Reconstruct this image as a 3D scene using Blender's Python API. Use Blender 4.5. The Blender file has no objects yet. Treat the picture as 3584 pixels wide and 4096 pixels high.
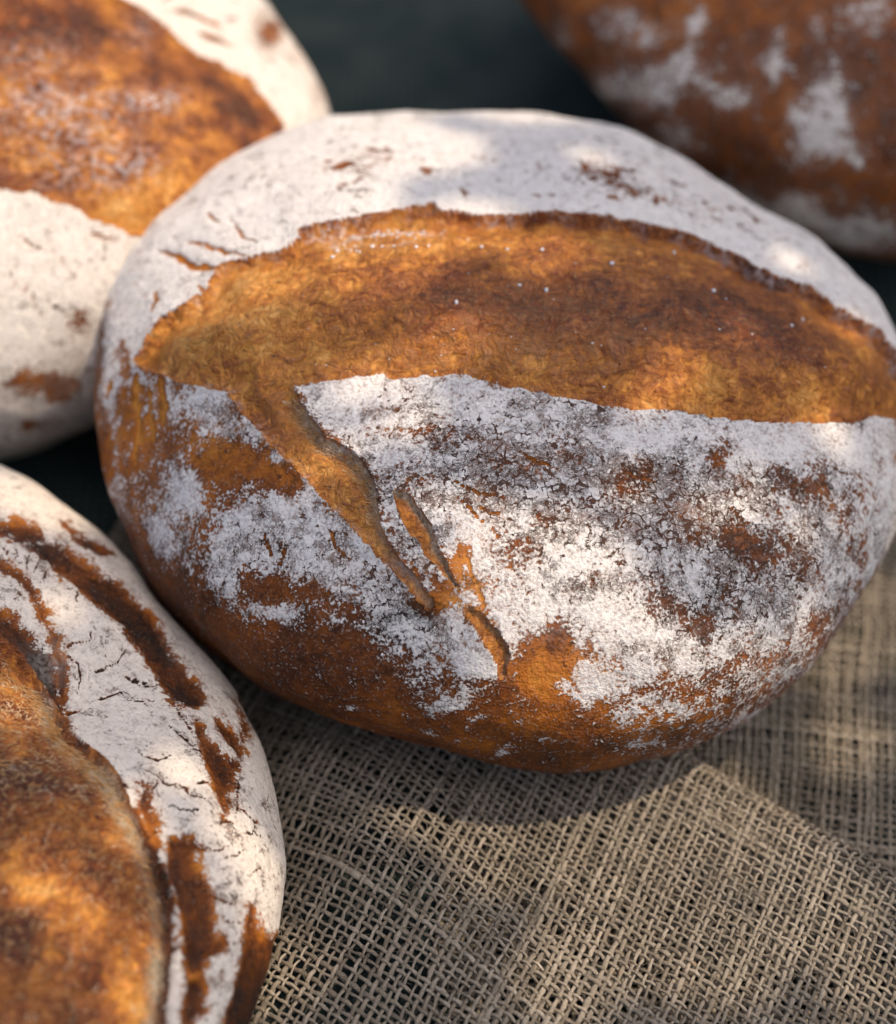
import bpy, math, random
import numpy as np
from mathutils import Vector, Matrix

# ------------------------------------------------------------------ camera, sky, sun, exposure
SC = bpy.context.scene
COL = SC.collection
R = math.radians
PW, PH = 1792.0, 2048.0            # half-size photograph pixels used for all traced outlines
ELEV = R(49.0)                     # the camera looks down by this angle
DIST = 0.75                        # camera to the middle of the large loaf
FPX = DIST / 0.000159              # focal length in traced pixels
V = np.array([0.0, math.cos(ELEV), -math.sin(ELEV)])
RT = np.array([1.0, 0.0, 0.0])
UP = np.cross(RT, V)
C_MAIN = np.array([0.0, 0.0, 0.056])
CAM = C_MAIN - V * DIST - RT * (1000 - PW / 2) * 0.000159 - UP * (PH / 2 - 900) * 0.000159

cam_data = bpy.data.cameras.new('camera')
cam = bpy.data.objects.new('camera', cam_data)
COL.objects.link(cam)
cam.location = CAM
cam.rotation_euler = (math.pi / 2 - ELEV, 0, 0)
cam_data.sensor_fit = 'HORIZONTAL'
cam_data.sensor_width = 36.0
cam_data.lens = 36.0 * FPX / PW
cam_data.clip_start = 0.01
cam_data.clip_end = 200.0
cam_data.dof.use_dof = True
cam_data.dof.focus_distance = 0.662
cam_data.dof.aperture_fstop = 6.0
cam_data.dof.aperture_blades = 0
SC.camera = cam

SUN_EL, SUN_AZ = R(66.0), R(88.0)          # azimuth measured from +Y towards +X
TO_SUN = np.array([math.cos(SUN_EL) * math.sin(SUN_AZ), math.cos(SUN_EL) * math.cos(SUN_AZ), math.sin(SUN_EL)])
world = bpy.data.worlds.new('World')
SC.world = world
world.use_nodes = True
wn = world.node_tree
wn.nodes.clear()
sky = wn.nodes.new('ShaderNodeTexSky')
sky.sky_type = 'NISHITA'
sky.sun_disc = False
sky.sun_elevation = SUN_EL
sky.sun_rotation = SUN_AZ
sky.air_density = 0.8
sky.dust_density = 6.0
sky.ozone_density = 0.6
bg = wn.nodes.new('ShaderNodeBackground')
bg.inputs['Strength'].default_value = 0.15
wo = wn.nodes.new('ShaderNodeOutputWorld')
wn.links.new(sky.outputs[0], bg.inputs[0])
wn.links.new(bg.outputs[0], wo.inputs[0])

sun_data = bpy.data.lights.new('sun', 'SUN')
sun_data.energy = 2.3
sun_data.angle = R(0.55)
sun_data.color = (1.0, 0.82, 0.62)
sun = bpy.data.objects.new('sun', sun_data)
COL.objects.link(sun)
sun.rotation_euler = Vector(TO_SUN).to_track_quat('Z', 'Y').to_euler()
sun.location = (1, 1, 2)

SC.view_settings.view_transform = 'Standard'
SC.view_settings.look = 'None'
SC.view_settings.exposure = 0.52
SC.view_settings.gamma = 1.0
SC.view_settings.use_curve_mapping = False
SC.cycles.max_bounces = 6

# ------------------------------------------------------------------ helpers
def proj(P):
    rel = P - CAM
    z = rel @ V
    return np.stack([PW / 2 + FPX * (rel @ RT) / z, PH / 2 - FPX * (rel @ UP) / z], -1)

def ray(px, py):
    d = V + RT * (px - PW / 2) / FPX + UP * (PH / 2 - py) / FPX
    return d / np.linalg.norm(d)

def on_plane(px, py, z):
    d = ray(px, py)
    return CAM + d * ((z - CAM[2]) / d[2])

def sstep(x, a, b):
    t = np.clip((x - a) / (b - a), 0, 1)
    return t * t * (3 - 2 * t)

_rng = np.random.RandomState(7)
_perm = np.tile(_rng.permutation(256), 3).astype(np.int32)
_g = _rng.normal(size=(256, 3)).astype(np.float32)
_g /= np.linalg.norm(_g, axis=1)[:, None]

def pn(P, scale, seed=0):
    """gradient noise, about -1..1"""
    Q = (np.asarray(P) * scale + seed * 17.37).astype(np.float32)
    I = np.floor(Q).astype(np.int32)
    F = Q - I
    I &= 255
    U = F * F * F * (F * (F * 6 - 15) + 10)
    out = 0
    for dx in (0, 1):
        hx = _perm[I[:, 0] + dx]
        wx = U[:, 0] if dx else 1 - U[:, 0]
        for dy in (0, 1):
            hy = _perm[hx + I[:, 1] + dy]
            wy = U[:, 1] if dy else 1 - U[:, 1]
            for dz in (0, 1):
                g = _g[_perm[hy + I[:, 2] + dz]]
                wz = U[:, 2] if dz else 1 - U[:, 2]
                d = g[:, 0] * (F[:, 0] - dx) + g[:, 1] * (F[:, 1] - dy) + g[:, 2] * (F[:, 2] - dz)
                out = out + wx * wy * wz * d
    return out * 1.5

def fbm(P, scale, octs=3, seed=0, gain=0.5):
    s, a = 0, 1.0
    for o in range(octs):
        s = s + a * pn(P, scale * 2 ** o, seed + o)
        a *= gain
    return s

def seg_dist(q, poly, closed):
    """distance to a polyline in traced pixels"""
    poly = np.asarray(poly, np.float32)
    n = len(poly)
    best = np.full(len(q), 1e12, np.float32)
    for i in range(n if closed else n - 1):
        a, b = poly[i], poly[(i + 1) % n]
        ab = b - a
        t = np.clip(((q - a) @ ab) / max(ab @ ab, 1e-6), 0, 1)
        d = q - a - t[:, None] * ab
        np.minimum(best, (d * d).sum(1), out=best)
    return np.sqrt(best)

def sdf(q, poly):
    """signed distance, positive inside"""
    q = q.astype(np.float32)
    poly = np.asarray(poly, np.float32)
    d = seg_dist(q, poly, True)
    ins = np.zeros(len(q), bool)
    n = len(poly)
    for i in range(n):
        a, b = poly[i], poly[(i + 1) % n]
        c = (a[1] > q[:, 1]) != (b[1] > q[:, 1])
        if a[1] != b[1]:
            x = a[0] + (q[:, 1] - a[1]) * (b[0] - a[0]) / (b[1] - a[1])
            ins ^= c & (q[:, 0] < x)
    return np.where(ins, d, -d)

def blobs(q, lst):
    s = np.zeros(len(q), np.float32)
    for b in lst:
        x, y, sx, sy, w = b[:5]
        s += w * np.exp(-((q[:, 0] - x) / sx) ** 2 - ((q[:, 1] - y) / sy) ** 2)
    return s

def mesh_from(name, verts, faces, mat=None, attrs=None, smooth=True):
    """faces: (n,4) or (n,3) int array"""
    me = bpy.data.meshes.new(name)
    verts = np.ascontiguousarray(verts, np.float32)
    faces = np.ascontiguousarray(faces, np.int32)
    k = faces.shape[1]
    me.vertices.add(len(verts))
    me.vertices.foreach_set('co', verts.ravel())
    me.loops.add(faces.size)
    me.loops.foreach_set('vertex_index', faces.ravel())
    me.polygons.add(len(faces))
    me.polygons.foreach_set('loop_start', np.arange(0, faces.size, k, dtype=np.int32))
    me.update(calc_edges=True)
    if smooth:
        me.polygons.foreach_set('use_smooth', np.ones(len(faces), bool))
    if attrs:
        for an, av in attrs.items():
            at = me.attributes.new(an, 'FLOAT', 'POINT')
            at.data.foreach_set('value', np.ascontiguousarray(av, np.float32))
    if mat:
        me.materials.append(mat)
    me.validate()
    return me

def link(name, data, parent=None):
    o = bpy.data.objects.new(name, data)
    COL.objects.link(o)
    if parent is not None:
        o.parent = parent
    return o

def thing(name, label, cat, loc=(0, 0, 0), group=None):
    o = bpy.data.objects.new(name, None)
    COL.objects.link(o)
    o.empty_display_size = 0.02
    o.location = loc
    o['label'] = label
    o['category'] = cat
    if group:
        o['group'] = group
    return o

# ------------------------------------------------------------------ material helper
class NT:
    def __init__(self, name):
        self.m = bpy.data.materials.new(name)
        self.m.use_nodes = True
        self.t = self.m.node_tree
        self.t.nodes.clear()
    def put(self, sock, v):
        if v is None:
            return
        if isinstance(v, bpy.types.NodeSocket):
            self.t.links.new(v, sock)
        elif isinstance(v, tuple) and len(v) == 3 and sock.type == 'RGBA':
            sock.default_value = (*v, 1)
        else:
            sock.default_value = v
    def math(self, op, a, b=None, c=None, clamp=False):
        n = self.t.nodes.new('ShaderNodeMath')
        n.operation = op
        n.use_clamp = clamp
        self.put(n.inputs[0], a); self.put(n.inputs[1], b)
        if c is not None:
            self.put(n.inputs[2], c)
        return n.outputs[0]
    def add(self, a, b): return self.math('ADD', a, b)
    def mul(self, a, b): return self.math('MULTIPLY', a, b)
    def mad(self, a, b, c): return self.math('MULTIPLY_ADD', a, b, c)
    def step(self, v, a, b, lo=0.0, hi=1.0):
        n = self.t.nodes.new('ShaderNodeMapRange')
        n.interpolation_type = 'SMOOTHSTEP'
        self.put(n.inputs['Value'], v)
        n.inputs['From Min'].default_value = a; n.inputs['From Max'].default_value = b
        n.inputs['To Min'].default_value = lo; n.inputs['To Max'].default_value = hi
        return n.outputs[0]
    def attr(self, name):
        n = self.t.nodes.new('ShaderNodeAttribute')
        n.attribute_name = name
        return n.outputs['Fac']
    def coords(self, shift=True):
        n = self.t.nodes.new('ShaderNodeTexCoord').outputs['Object']
        if not shift:
            return n
        r = self.t.nodes.new('ShaderNodeObjectInfo').outputs['Random']
        v = self.t.nodes.new('ShaderNodeVectorMath')
        v.operation = 'ADD'
        c = self.t.nodes.new('ShaderNodeCombineXYZ')
        for i in range(3):
            self.put(c.inputs[i], r)
        self.t.links.new(n, v.inputs[0]); self.t.links.new(c.outputs[0], v.inputs[1])
        return v.outputs[0]
    def noise(self, vec, scale, detail=2.0, rough=0.5, dist=0.0, color=False):
        n = self.t.nodes.new('ShaderNodeTexNoise')
        self.put(n.inputs['Vector'], vec)
        n.inputs['Scale'].default_value = scale
        n.inputs['Detail'].default_value = detail
        n.inputs['Roughness'].default_value = rough
        n.inputs['Distortion'].default_value = dist
        return n.outputs['Color' if color else 'Fac']
    def vor(self, vec, scale, feature='F1', rand=1.0, out='Distance'):
        n = self.t.nodes.new('ShaderNodeTexVoronoi')
        n.feature = feature
        self.put(n.inputs['Vector'], vec)
        n.inputs['Scale'].default_value = scale
        n.inputs['Randomness'].default_value = rand
        return n.outputs[out]
    def warp(self, vec, scale, amount, detail=2.0):
        c = self.noise(vec, scale, detail, 0.5, 0.0, True)
        s = self.t.nodes.new('ShaderNodeVectorMath'); s.operation = 'SUBTRACT'
        self.t.links.new(c, s.inputs[0]); s.inputs[1].default_value = (0.5, 0.5, 0.5)
        m = self.t.nodes.new('ShaderNodeVectorMath'); m.operation = 'MULTIPLY_ADD'
        self.t.links.new(s.outputs[0], m.inputs[0]); m.inputs[1].default_value = (amount,) * 3
        self.t.links.new(vec, m.inputs[2])
        return m.outputs[0]
    def scalevec(self, vec, s):
        m = self.t.nodes.new('ShaderNodeVectorMath'); m.operation = 'MULTIPLY'
        self.t.links.new(vec, m.inputs[0]); m.inputs[1].default_value = s
        return m.outputs[0]
    def mix(self, f, a, b, mode='MIX'):
        n = self.t.nodes.new('ShaderNodeMix')
        n.data_type = 'RGBA'
        n.blend_type = mode
        self.put(n.inputs[0], f); self.put(n.inputs[6], a); self.put(n.inputs[7], b)
        return n.outputs[2]
    def mixf(self, f, a, b):
        n = self.t.nodes.new('ShaderNodeMix')
        n.data_type = 'FLOAT'
        self.put(n.inputs[0], f); self.put(n.inputs[2], a); self.put(n.inputs[3], b)
        return n.outputs[0]
    def ramp(self, f, stops):
        n = self.t.nodes.new('ShaderNodeValToRGB')
        self.put(n.inputs[0], f)
        el = n.color_ramp.elements
        while len(el) < len(stops):
            el.new(0.5)
        for e, (p, c) in zip(el, stops):
            e.position = p
            e.color = (*c, 1)
        return n.outputs[0]
    def bump(self, h, dist, strength=1.0, normal=None):
        n = self.t.nodes.new('ShaderNodeBump')
        n.inputs['Strength'].default_value = strength
        n.inputs['Distance'].default_value = dist
        self.put(n.inputs['Height'], h)
        self.put(n.inputs['Normal'], normal)
        return n.outputs[0]
    def out(self, color, rough, normal=None, spec=0.5, sheen=0.0, coat=0.0):
        b = self.t.nodes.new('ShaderNodeBsdfPrincipled')
        self.put(b.inputs['Base Color'], color)
        self.put(b.inputs['Roughness'], rough)
        self.put(b.inputs['Normal'], normal)
        self.put(b.inputs['Specular IOR Level'], spec)
        b.inputs['Sheen Weight'].default_value = sheen
        o = self.t.nodes.new('ShaderNodeOutputMaterial')
        self.t.links.new(b.outputs[0], o.inputs[0])
        return self.m

# ------------------------------------------------------------------ materials
def crust_material():
    """baked crust under a dusting of flour; coverage, tone and cracking are stored on the surface"""
    t = NT('floured_crust')
    P = t.coords()
    cov, tone, crk, soft = t.attr('cov'), t.attr('tone'), t.attr('crk'), t.attr('soft')
    n1 = t.noise(P, 250, 5, 0.65)
    n2 = t.noise(P, 1150, 3, 0.6)
    n3 = t.noise(P, 70, 3, 0.55)
    n4 = t.noise(P, 620, 4, 0.65)
    s1, s2, s4 = t.mad(n1, 2.0, -1.0), t.mad(n2, 2.0, -1.0), t.mad(n4, 2.0, -1.0)
    # crust colour
    tt = t.add(tone, t.mad(n3, 0.9, -0.45))
    tt = t.add(tt, t.mul(s1, 0.30))
    tt = t.add(tt, t.mul(s4, 0.28))
    base = t.ramp(tt, [(0.0, (0.60, 0.24, 0.035)), (0.26, (0.42, 0.130, 0.012)), (0.50, (0.205, 0.056, 0.007)),
                       (0.76, (0.085, 0.024, 0.006)), (1.0, (0.022, 0.012, 0.008))])
    speck = t.step(n2, 0.56, 0.70)
    base = t.mix(t.mul(speck, 0.30), base, (0.42, 0.19, 0.06))
    # flour mask
    f = t.add(cov, t.mul(s1, 0.70))
    f = t.add(f, t.mul(s4, 0.50))
    f = t.add(f, t.mul(s2, 0.75))
    mask = t.step(f, 0.36, 0.64)
    W = t.warp(t.warp(P, 260, 0.0050, 2), 900, 0.0017, 3)
    e1 = t.vor(W, 300, 'DISTANCE_TO_EDGE')
    e2 = t.vor(W, 760, 'DISTANCE_TO_EDGE')
    gn = t.noise(P, 330, 3, 0.6)
    g1 = t.step(t.add(gn, t.mul(crk, 0.20)), 0.60, 0.82)
    wid = t.mul(g1, t.mad(n4, 0.24, -0.02))
    c1s = t.math('DIVIDE', t.math('SUBTRACT', wid, e1, clamp=True), 0.035, clamp=True)
    gn2 = t.noise(P, 150, 3, 0.6)
    g2 = t.step(t.add(gn2, t.mul(crk, 0.22)), 0.62, 0.84)
    wid2 = t.mul(g2, t.mad(n2, 0.45, -0.06))
    c2s = t.math('DIVIDE', t.math('SUBTRACT', wid2, e2, clamp=True), 0.06, clamp=True)
    rid = t.math('ABSOLUTE', t.mad(t.noise(P, 210, 6, 0.72, 0.3), 2.0, -1.0))
    c3 = t.mul(t.step(rid, 0.034, 0.010), t.step(t.add(gn2, t.mul(crk, 0.24)), 0.60, 0.70))
    cr = t.math('MAXIMUM', t.math('MAXIMUM', c1s, c3), t.mul(c2s, 0.6))
    mask = t.mul(mask, t.math('SUBTRACT', 1.0, cr))
    # thin film of flour round the thick patches
    film = t.mul(t.step(t.add(f, t.mul(s2, 0.9)), 0.25, 0.75), 0.15)
    film = t.math('MAXIMUM', film, t.mul(soft, t.step(n4, 0.30, 0.62, 0.05, 1.0)))
    film = t.mul(film, t.math('SUBTRACT', 1.0, t.mul(cr, 0.85)))
    thin = t.step(t.add(t.add(f, t.mul(s4, 0.5)), t.mul(s2, 0.6)), 0.35, 1.15, 0.68, 0.99)
    m = t.math('MAXIMUM', t.mul(mask, thin), film)
    fl = t.add(t.mul(n1, 0.4), t.add(t.mul(n2, 0.35), t.mul(n4, 0.35)))
    flour = t.ramp(fl, [(0.38, (0.50, 0.48, 0.46)), (0.52, (0.74, 0.72, 0.70)), (0.64, (0.85, 0.83, 0.805))])
    flour = t.mix(t.attr('warm'), flour, t.mix(1.0, flour, (1.0, 0.915, 0.80), 'MULTIPLY'))
    crackc = t.mix(t.mul(cr, 0.6), base, (0.030, 0.020, 0.014))
    col = t.mix(m, crackc, flour)
    rough = t.mixf(m, 0.46, 0.95)
    spec = t.mixf(m, 0.22, 0.05)
    h = t.add(t.mul(mask, 0.22), t.add(t.mul(n2, 1.1), t.mad(n4, 1.2, t.mul(n1, 1.4))))
    h = t.add(h, t.mul(cr, -0.7))
    nrm = t.bump(h, 0.00075, 0.9)
    return t.out(col, rough, nrm, spec)

def bloom_material():
    """torn, unfloured bread where the slash opened"""
    t = NT('torn_crust')
    P = t.coords()
    tone, wall, soft = t.attr('tone'), t.attr('wall'), t.attr('soft')
    W = t.warp(P, 110, 0.009, 2)
    n1 = t.noise(W, 260, 4, 0.56, 0.9)
    n2 = t.noise(W, 1000, 3, 0.6, 0.8)
    n3 = t.noise(P, 70, 4, 0.6)
    st = t.noise(t.scalevec(W, (0.38, 1.5, 1.1)), 330, 4, 0.60, 0.8)
    wk = t.noise(t.scalevec(W, (1.5, 0.45, 0.6)), 420, 3, 0.60, 0.7)
    s1, s2, s3, ss, sw = (t.mad(x, 2.0, -1.0) for x in (n1, n2, n3, st, wk))
    tt = t.add(tone, t.mul(s3, 0.40))
    tt = t.add(tt, t.mul(s1, 0.34))
    tt = t.add(tt, t.mul(ss, 0.42))
    tt = t.add(tt, t.mul(sw, 0.40))
    tt = t.add(tt, t.mul(s2, 0.26))
    base = t.ramp(tt, [(0.0, (0.78, 0.41, 0.125)), (0.20, (0.70, 0.295, 0.050)), (0.42, (0.48, 0.165, 0.026)), (0.62, (0.29, 0.088, 0.020)),
                       (0.82, (0.17, 0.040, 0.010)), (1.0, (0.070, 0.020, 0.010))])
    ridge = t.math('ABSOLUTE', ss)
    strand = t.step(ridge, 0.06, 0.0)
    base = t.mix(t.mul(strand, 0.28), base, (0.72, 0.38, 0.13))
    vein = t.step(t.math('ABSOLUTE', sw), 0.07, 0.0)
    base = t.mix(t.mul(vein, 0.40), base, (0.12, 0.032, 0.007))
    bub = t.vor(W, 380, 'F1')
    sel = t.step(t.noise(P, 240, 1), 0.55, 0.66)
    ring = t.mul(t.step(bub, 0.36, 0.22), sel)
    base = t.mix(t.mul(ring, 0.32), base, (0.52, 0.30, 0.15))
    pore = t.mul(t.step(bub, 0.15, 0.06), t.step(t.noise(P, 330, 1), 0.55, 0.60))
    base = t.mix(t.mul(pore, 0.85), base, (0.04, 0.016, 0.008))
    fib = t.noise(t.scalevec(W, (1.0, 0.6, 0.6)), 900, 3, 0.6, 0.5)
    crumb = t.ramp(fib, [(0.3, (0.18, 0.14, 0.095)), (0.5, (0.46, 0.37, 0.25)), (0.68, (0.72, 0.62, 0.47))])
    base = t.mix(t.mul(wall, t.step(t.add(n1, t.mul(wall, 0.4)), 0.45, 0.75, 0.25, 0.95)), base, crumb)
    glints = t.step(t.noise(P, 1500, 2, 0.6), 0.60, 0.72)  # fine highlights painted into the colour as pale spots
    base = t.mix(t.mul(glints, 0.22), base, (0.74, 0.46, 0.22))
    dust = t.mul(soft, t.step(t.noise(P, 420, 4, 0.7), 0.44, 0.62))
    base = t.mix(dust, base, (0.72, 0.68, 0.67))
    pink = t.mul(t.attr('pale'), t.step(t.add(n1, t.mul(s2, 0.3)), 0.40, 0.62))
    base = t.mix(t.mul(pink, 0.5), base, (0.60, 0.29, 0.11))
    h = t.add(t.mul(st, 1.4), t.add(t.mul(wk, 0.7), t.add(t.mul(n1, 1.4), t.mul(n2, 0.6))))
    h = t.add(h, t.mad(ring, 0.35, t.mul(pore, -0.7)))
    nrm = t.bump(h, 0.0013, 1.0)
    return t.out(base, t.mixf(n2, 0.22, 0.50), nrm, 0.32)

def yarn_material():
    t = NT('jute_yarn')
    P = t.coords(False)
    r = t.t.nodes.new('ShaderNodeObjectInfo').outputs['Random']
    n1 = t.noise(P, 180, 3, 0.6)
    n2 = t.noise(P, 1500, 3, 0.65, 0.6)
    n3 = t.noise(P, 45, 2, 0.5)
    f = t.add(t.mul(n1, 0.55), t.add(t.mul(n2, 0.45), t.mad(r, 0.34, -0.17)))
    col = t.ramp(f, [(0.22, (0.155, 0.125, 0.088)), (0.45, (0.325, 0.268, 0.192)), (0.62, (0.46, 0.388, 0.292)), (0.85, (0.62, 0.535, 0.42))])
    orange = t.step(n1, 0.64, 0.74)
    col = t.mix(t.mul(orange, 0.45), col, (0.38, 0.19, 0.075))
    col = t.mix(t.mul(t.step(n3, 0.35, 0.7), 0.25), col, (0.30, 0.27, 0.21))
    nrm = t.bump(t.add(n2, t.noise(P, 3800, 2, 0.6)), 0.0006, 1.0)
    return t.out(col, 0.9, nrm, 0.12, 0.1)

def painted_shade_material():
    t = NT('table_painted_shade')  # deep shade of the gaps and weave holes painted as dark teal
    P = t.coords(False)
    a = t.t.nodes.new('ShaderNodeTexWave'); a.inputs['Scale'].default_value = 90
    t.t.links.new(P, a.inputs['Vector'])
    b = t.t.nodes.new('ShaderNodeTexWave'); b.inputs['Scale'].default_value = 90; b.bands_direction = 'Y'
    t.t.links.new(P, b.inputs['Vector'])
    w = t.mul(a.outputs['Fac'], b.outputs['Fac'])
    n = t.noise(P, 30, 3, 0.6)
    f = t.add(t.mul(w, 0.5), t.mul(n, 0.6))
    col = t.ramp(f, [(0.2, (0.012, 0.022, 0.023)), (0.6, (0.040, 0.055, 0.050)), (0.9, (0.11, 0.115, 0.092))])
    return t.out(col, 0.9, t.bump(w, 0.0008, 0.6), 0.1)

def plain(name, stops, scale, rough=0.8, bump=0.0004):
    t = NT(name)
    P = t.coords()
    n = t.noise(P, scale, 4, 0.6)
    return t.out(t.ramp(n, stops), rough, t.bump(n, bump, 0.7), 0.25)

MAT_CRUST = crust_material()
MAT_BLOOM = bloom_material()
MAT_YARN = yarn_material()
MAT_TABLE = painted_shade_material()
MAT_FLOUR = plain('flour_lump', [(0.3, (0.70, 0.69, 0.70)), (0.7, (0.86, 0.85, 0.86))], 900, 0.95)
MAT_STRAND = plain('gluten_strand', [(0.35, (0.50, 0.22, 0.06)), (0.5, (0.68, 0.40, 0.16)), (0.65, (0.78, 0.62, 0.42))], 200, 0.45)
MAT_LEAF = plain('leaf_green', [(0.3, (0.035, 0.075, 0.020)), (0.7, (0.075, 0.13, 0.035))], 60, 0.55)
MAT_BARK = plain('bark_brown', [(0.3, (0.06, 0.045, 0.03)), (0.7, (0.16, 0.12, 0.085))], 90, 0.9)

# ------------------------------------------------------------------ ground
def build_table():
    n = 60
    xs = np.linspace(-6.0, 6.0, 3)
    v = np.array([(x, y, -0.004) for y in xs for x in xs])
    f = np.array([(j * 3 + i, j * 3 + i + 1, j * 3 + i + 4, j * 3 + i + 3) for j in range(2) for i in range(2)])
    o = link('table_surface', mesh_from('table_surface', v, f, MAT_TABLE))
    o['kind'] = 'structure'
build_table()

# ------------------------------------------------------------------ loaf shapes
class Loaf:
    def __init__(self, centre_px, zc, axes, yaw, outline, power=2.25, wobble=1):
        self.C = on_plane(*centre_px, zc)
        self.ax = axes          # half width, half depth, height above centre, depth below centre
        self.yaw = yaw
        self.pw = power
        self.seed = wobble
        A = CAM - self.C
        self.A = A / np.linalg.norm(A)
        e1 = np.cross(UP, self.A); self.e1 = e1 / np.linalg.norm(e1)
        self.e2 = np.cross(self.A, self.e1)
        self.k = np.ones(145)
        self.alph = np.linspace(-math.pi, math.pi, 145)
        self.c_px = proj(self.C[None])[0]
        self.fit(np.array(outline, float))
    def chart(self, d):
        ct = np.clip(d @ self.A, -1, 1)
        return np.arctan2(d @ self.e2, d @ self.e1), np.arccos(ct)
    def dirs(self, al, th):
        return (np.cos(th)[:, None] * self.A + (np.sin(th) * np.cos(al))[:, None] * self.e1
                + (np.sin(th) * np.sin(al))[:, None] * self.e2)
    def radial(self, d):
        a, b, c, cl = self.ax
        cy, sy = math.cos(self.yaw), math.sin(self.yaw)
        x = d[:, 0] * cy + d[:, 1] * sy
        y = -d[:, 0] * sy + d[:, 1] * cy
        z = d[:, 2]
        p = self.pw
        zz = np.where(z > 0, np.abs(z) / c, np.abs(z) / cl)
        r = (np.abs(x / a) ** p + np.abs(y / b) ** p + zz ** p) ** (-1.0 / p)
        al, th = self.chart(d)
        k = np.interp(al, self.alph, self.k)
        return r * (1 + (k - 1) * sstep(th, R(15), R(80)))
    def flat(self, P):
        z = P[:, 2]
        e = 0.0035
        P = P.copy()
        P[:, 2] = np.where(z / e > 30, z, e * np.log1p(np.exp(np.clip(z / e, -40, 30)))) 
        return P
    def surf(self, d):
        d = d / np.linalg.norm(d, axis=1)[:, None]
        return self.flat(self.C + self.radial(d)[:, None] * d)
    def profile(self):
        na, nt = 144, 160
        al = np.linspace(-math.pi, math.pi, na + 1)
        th = np.linspace(0.001, math.pi - 0.001, nt)
        AL, TH = np.meshgrid(al, th, indexing='ij')
        q = proj(self.surf(self.dirs(AL.ravel(), TH.ravel()))) - self.c_px
        rho = np.hypot(q[:, 0], q[:, 1]).reshape(na + 1, nt)
        i = rho.argmax(1)
        qq = q.reshape(na + 1, nt, 2)[np.arange(na + 1), i]
        return al, th, rho, rho.max(1), th[i], np.arctan2(-qq[:, 1], qq[:, 0])
    def fit(self, outline):
        rel = outline - self.c_px
        dense = []
        for i in range(len(rel)):
            a, b = rel[i], rel[(i + 1) % len(rel)]
            for s in np.linspace(0, 1, 8, endpoint=False):
                dense.append(a + (b - a) * s)
        rel = np.array(dense)
        ang = np.arctan2(-rel[:, 1], rel[:, 0]); rad = np.hypot(rel[:, 0], rel[:, 1])
        o = ang.argsort(); ang, rad = ang[o], rad[o]
        ang3 = np.concatenate([ang - 2 * math.pi, ang, ang + 2 * math.pi]); rad3 = np.tile(rad, 3)
        for it in range(14):
            al, th, rho, rmax, ths, ia = self.profile()
            want = np.interp(ia, ang3, rad3)
            ratio = np.clip(want / rmax, 0.8, 1.25)
            self.k = self.k * ratio ** 0.9
            kk = self.k[:-1]
            kk = (np.roll(kk, 1) + 2 * kk + np.roll(kk, -1)) / 4
            self.k = np.append(kk, kk[0])
        for _ in range(3):
            kk = self.k[:-1]
            kk = (np.roll(kk, 1) + 2 * kk + np.roll(kk, -1)) / 4
            self.k = np.append(kk, kk[0])
        al, th, rho, rmax, ths, ia = self.profile()
        self.rmax, self.ths = rmax, ths
        print('LOAF fit: centre', self.C.round(3), 'k', self.k.min().round(3), self.k.max().round(3),
              'err px', np.abs(np.interp(ia, ang3, rad3) - rmax).max().round(1))
    def mesh(self, N):
        s = np.linspace(-1, 1, N)
        a, b = np.meshgrid(s, s, indexing='ij')
        a, b = a.ravel(), b.ravel()
        big = np.abs(a) > np.abs(b)
        r = np.where(big, a, b)
        with np.errstate(divide='ignore', invalid='ignore'):
            ph = np.where(big, (math.pi / 4) * (b / a), math.pi / 2 - (math.pi / 4) * (a / b))
        ph = np.nan_to_num(ph)
        x, y = r * np.cos(ph), r * np.sin(ph)
        rr = np.hypot(x, y); al = np.arctan2(y, x)
        th = np.where(rr < 0.88, rr / 0.88 * 1.92, 1.92 + (rr - 0.88) / 0.12 * (math.pi - 0.03 - 1.92))
        d = self.dirs(al, th)
        P = self.surf(d)
        # smooth normals from two tangent steps
        t1 = np.cross(d, np.array([0.31, 0.87, 0.38])); t1 /= np.linalg.norm(t1, axis=1)[:, None]
        t2 = np.cross(d, t1)
        e = 0.01
        n = np.cross(self.surf(d + e * t1) - self.surf(d - e * t1), self.surf(d + e * t2) - self.surf(d - e * t2))
        n /= np.maximum(np.linalg.norm(n, axis=1), 1e-12)[:, None]
        sg = np.sign((n * d).sum(1)); n *= np.where(sg == 0, 1, sg)[:, None]
        # surface chart in traced pixels; it runs on past the silhouette instead of folding back
        qp = proj(P) - self.c_px
        rho = np.hypot(qp[:, 0], qp[:, 1])
        rm = np.interp(al, self.alph, self.rmax); ts = np.interp(al, self.alph, self.ths)
        far = th > ts
        rq = np.where(far, np.maximum(2 * rm - rho, rm), rho)
        u = np.where(rho[:, None] > 1e-6, qp / np.maximum(rho, 1e-6)[:, None], 0)
        q = self.c_px + u * rq[:, None]
        idx = np.arange(N * N).reshape(N, N)
        f = np.stack([idx[:-1, :-1], idx[1:, :-1], idx[1:, 1:], idx[:-1, 1:]], -1).reshape(-1, 4)
        return P, n, q, f

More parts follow.
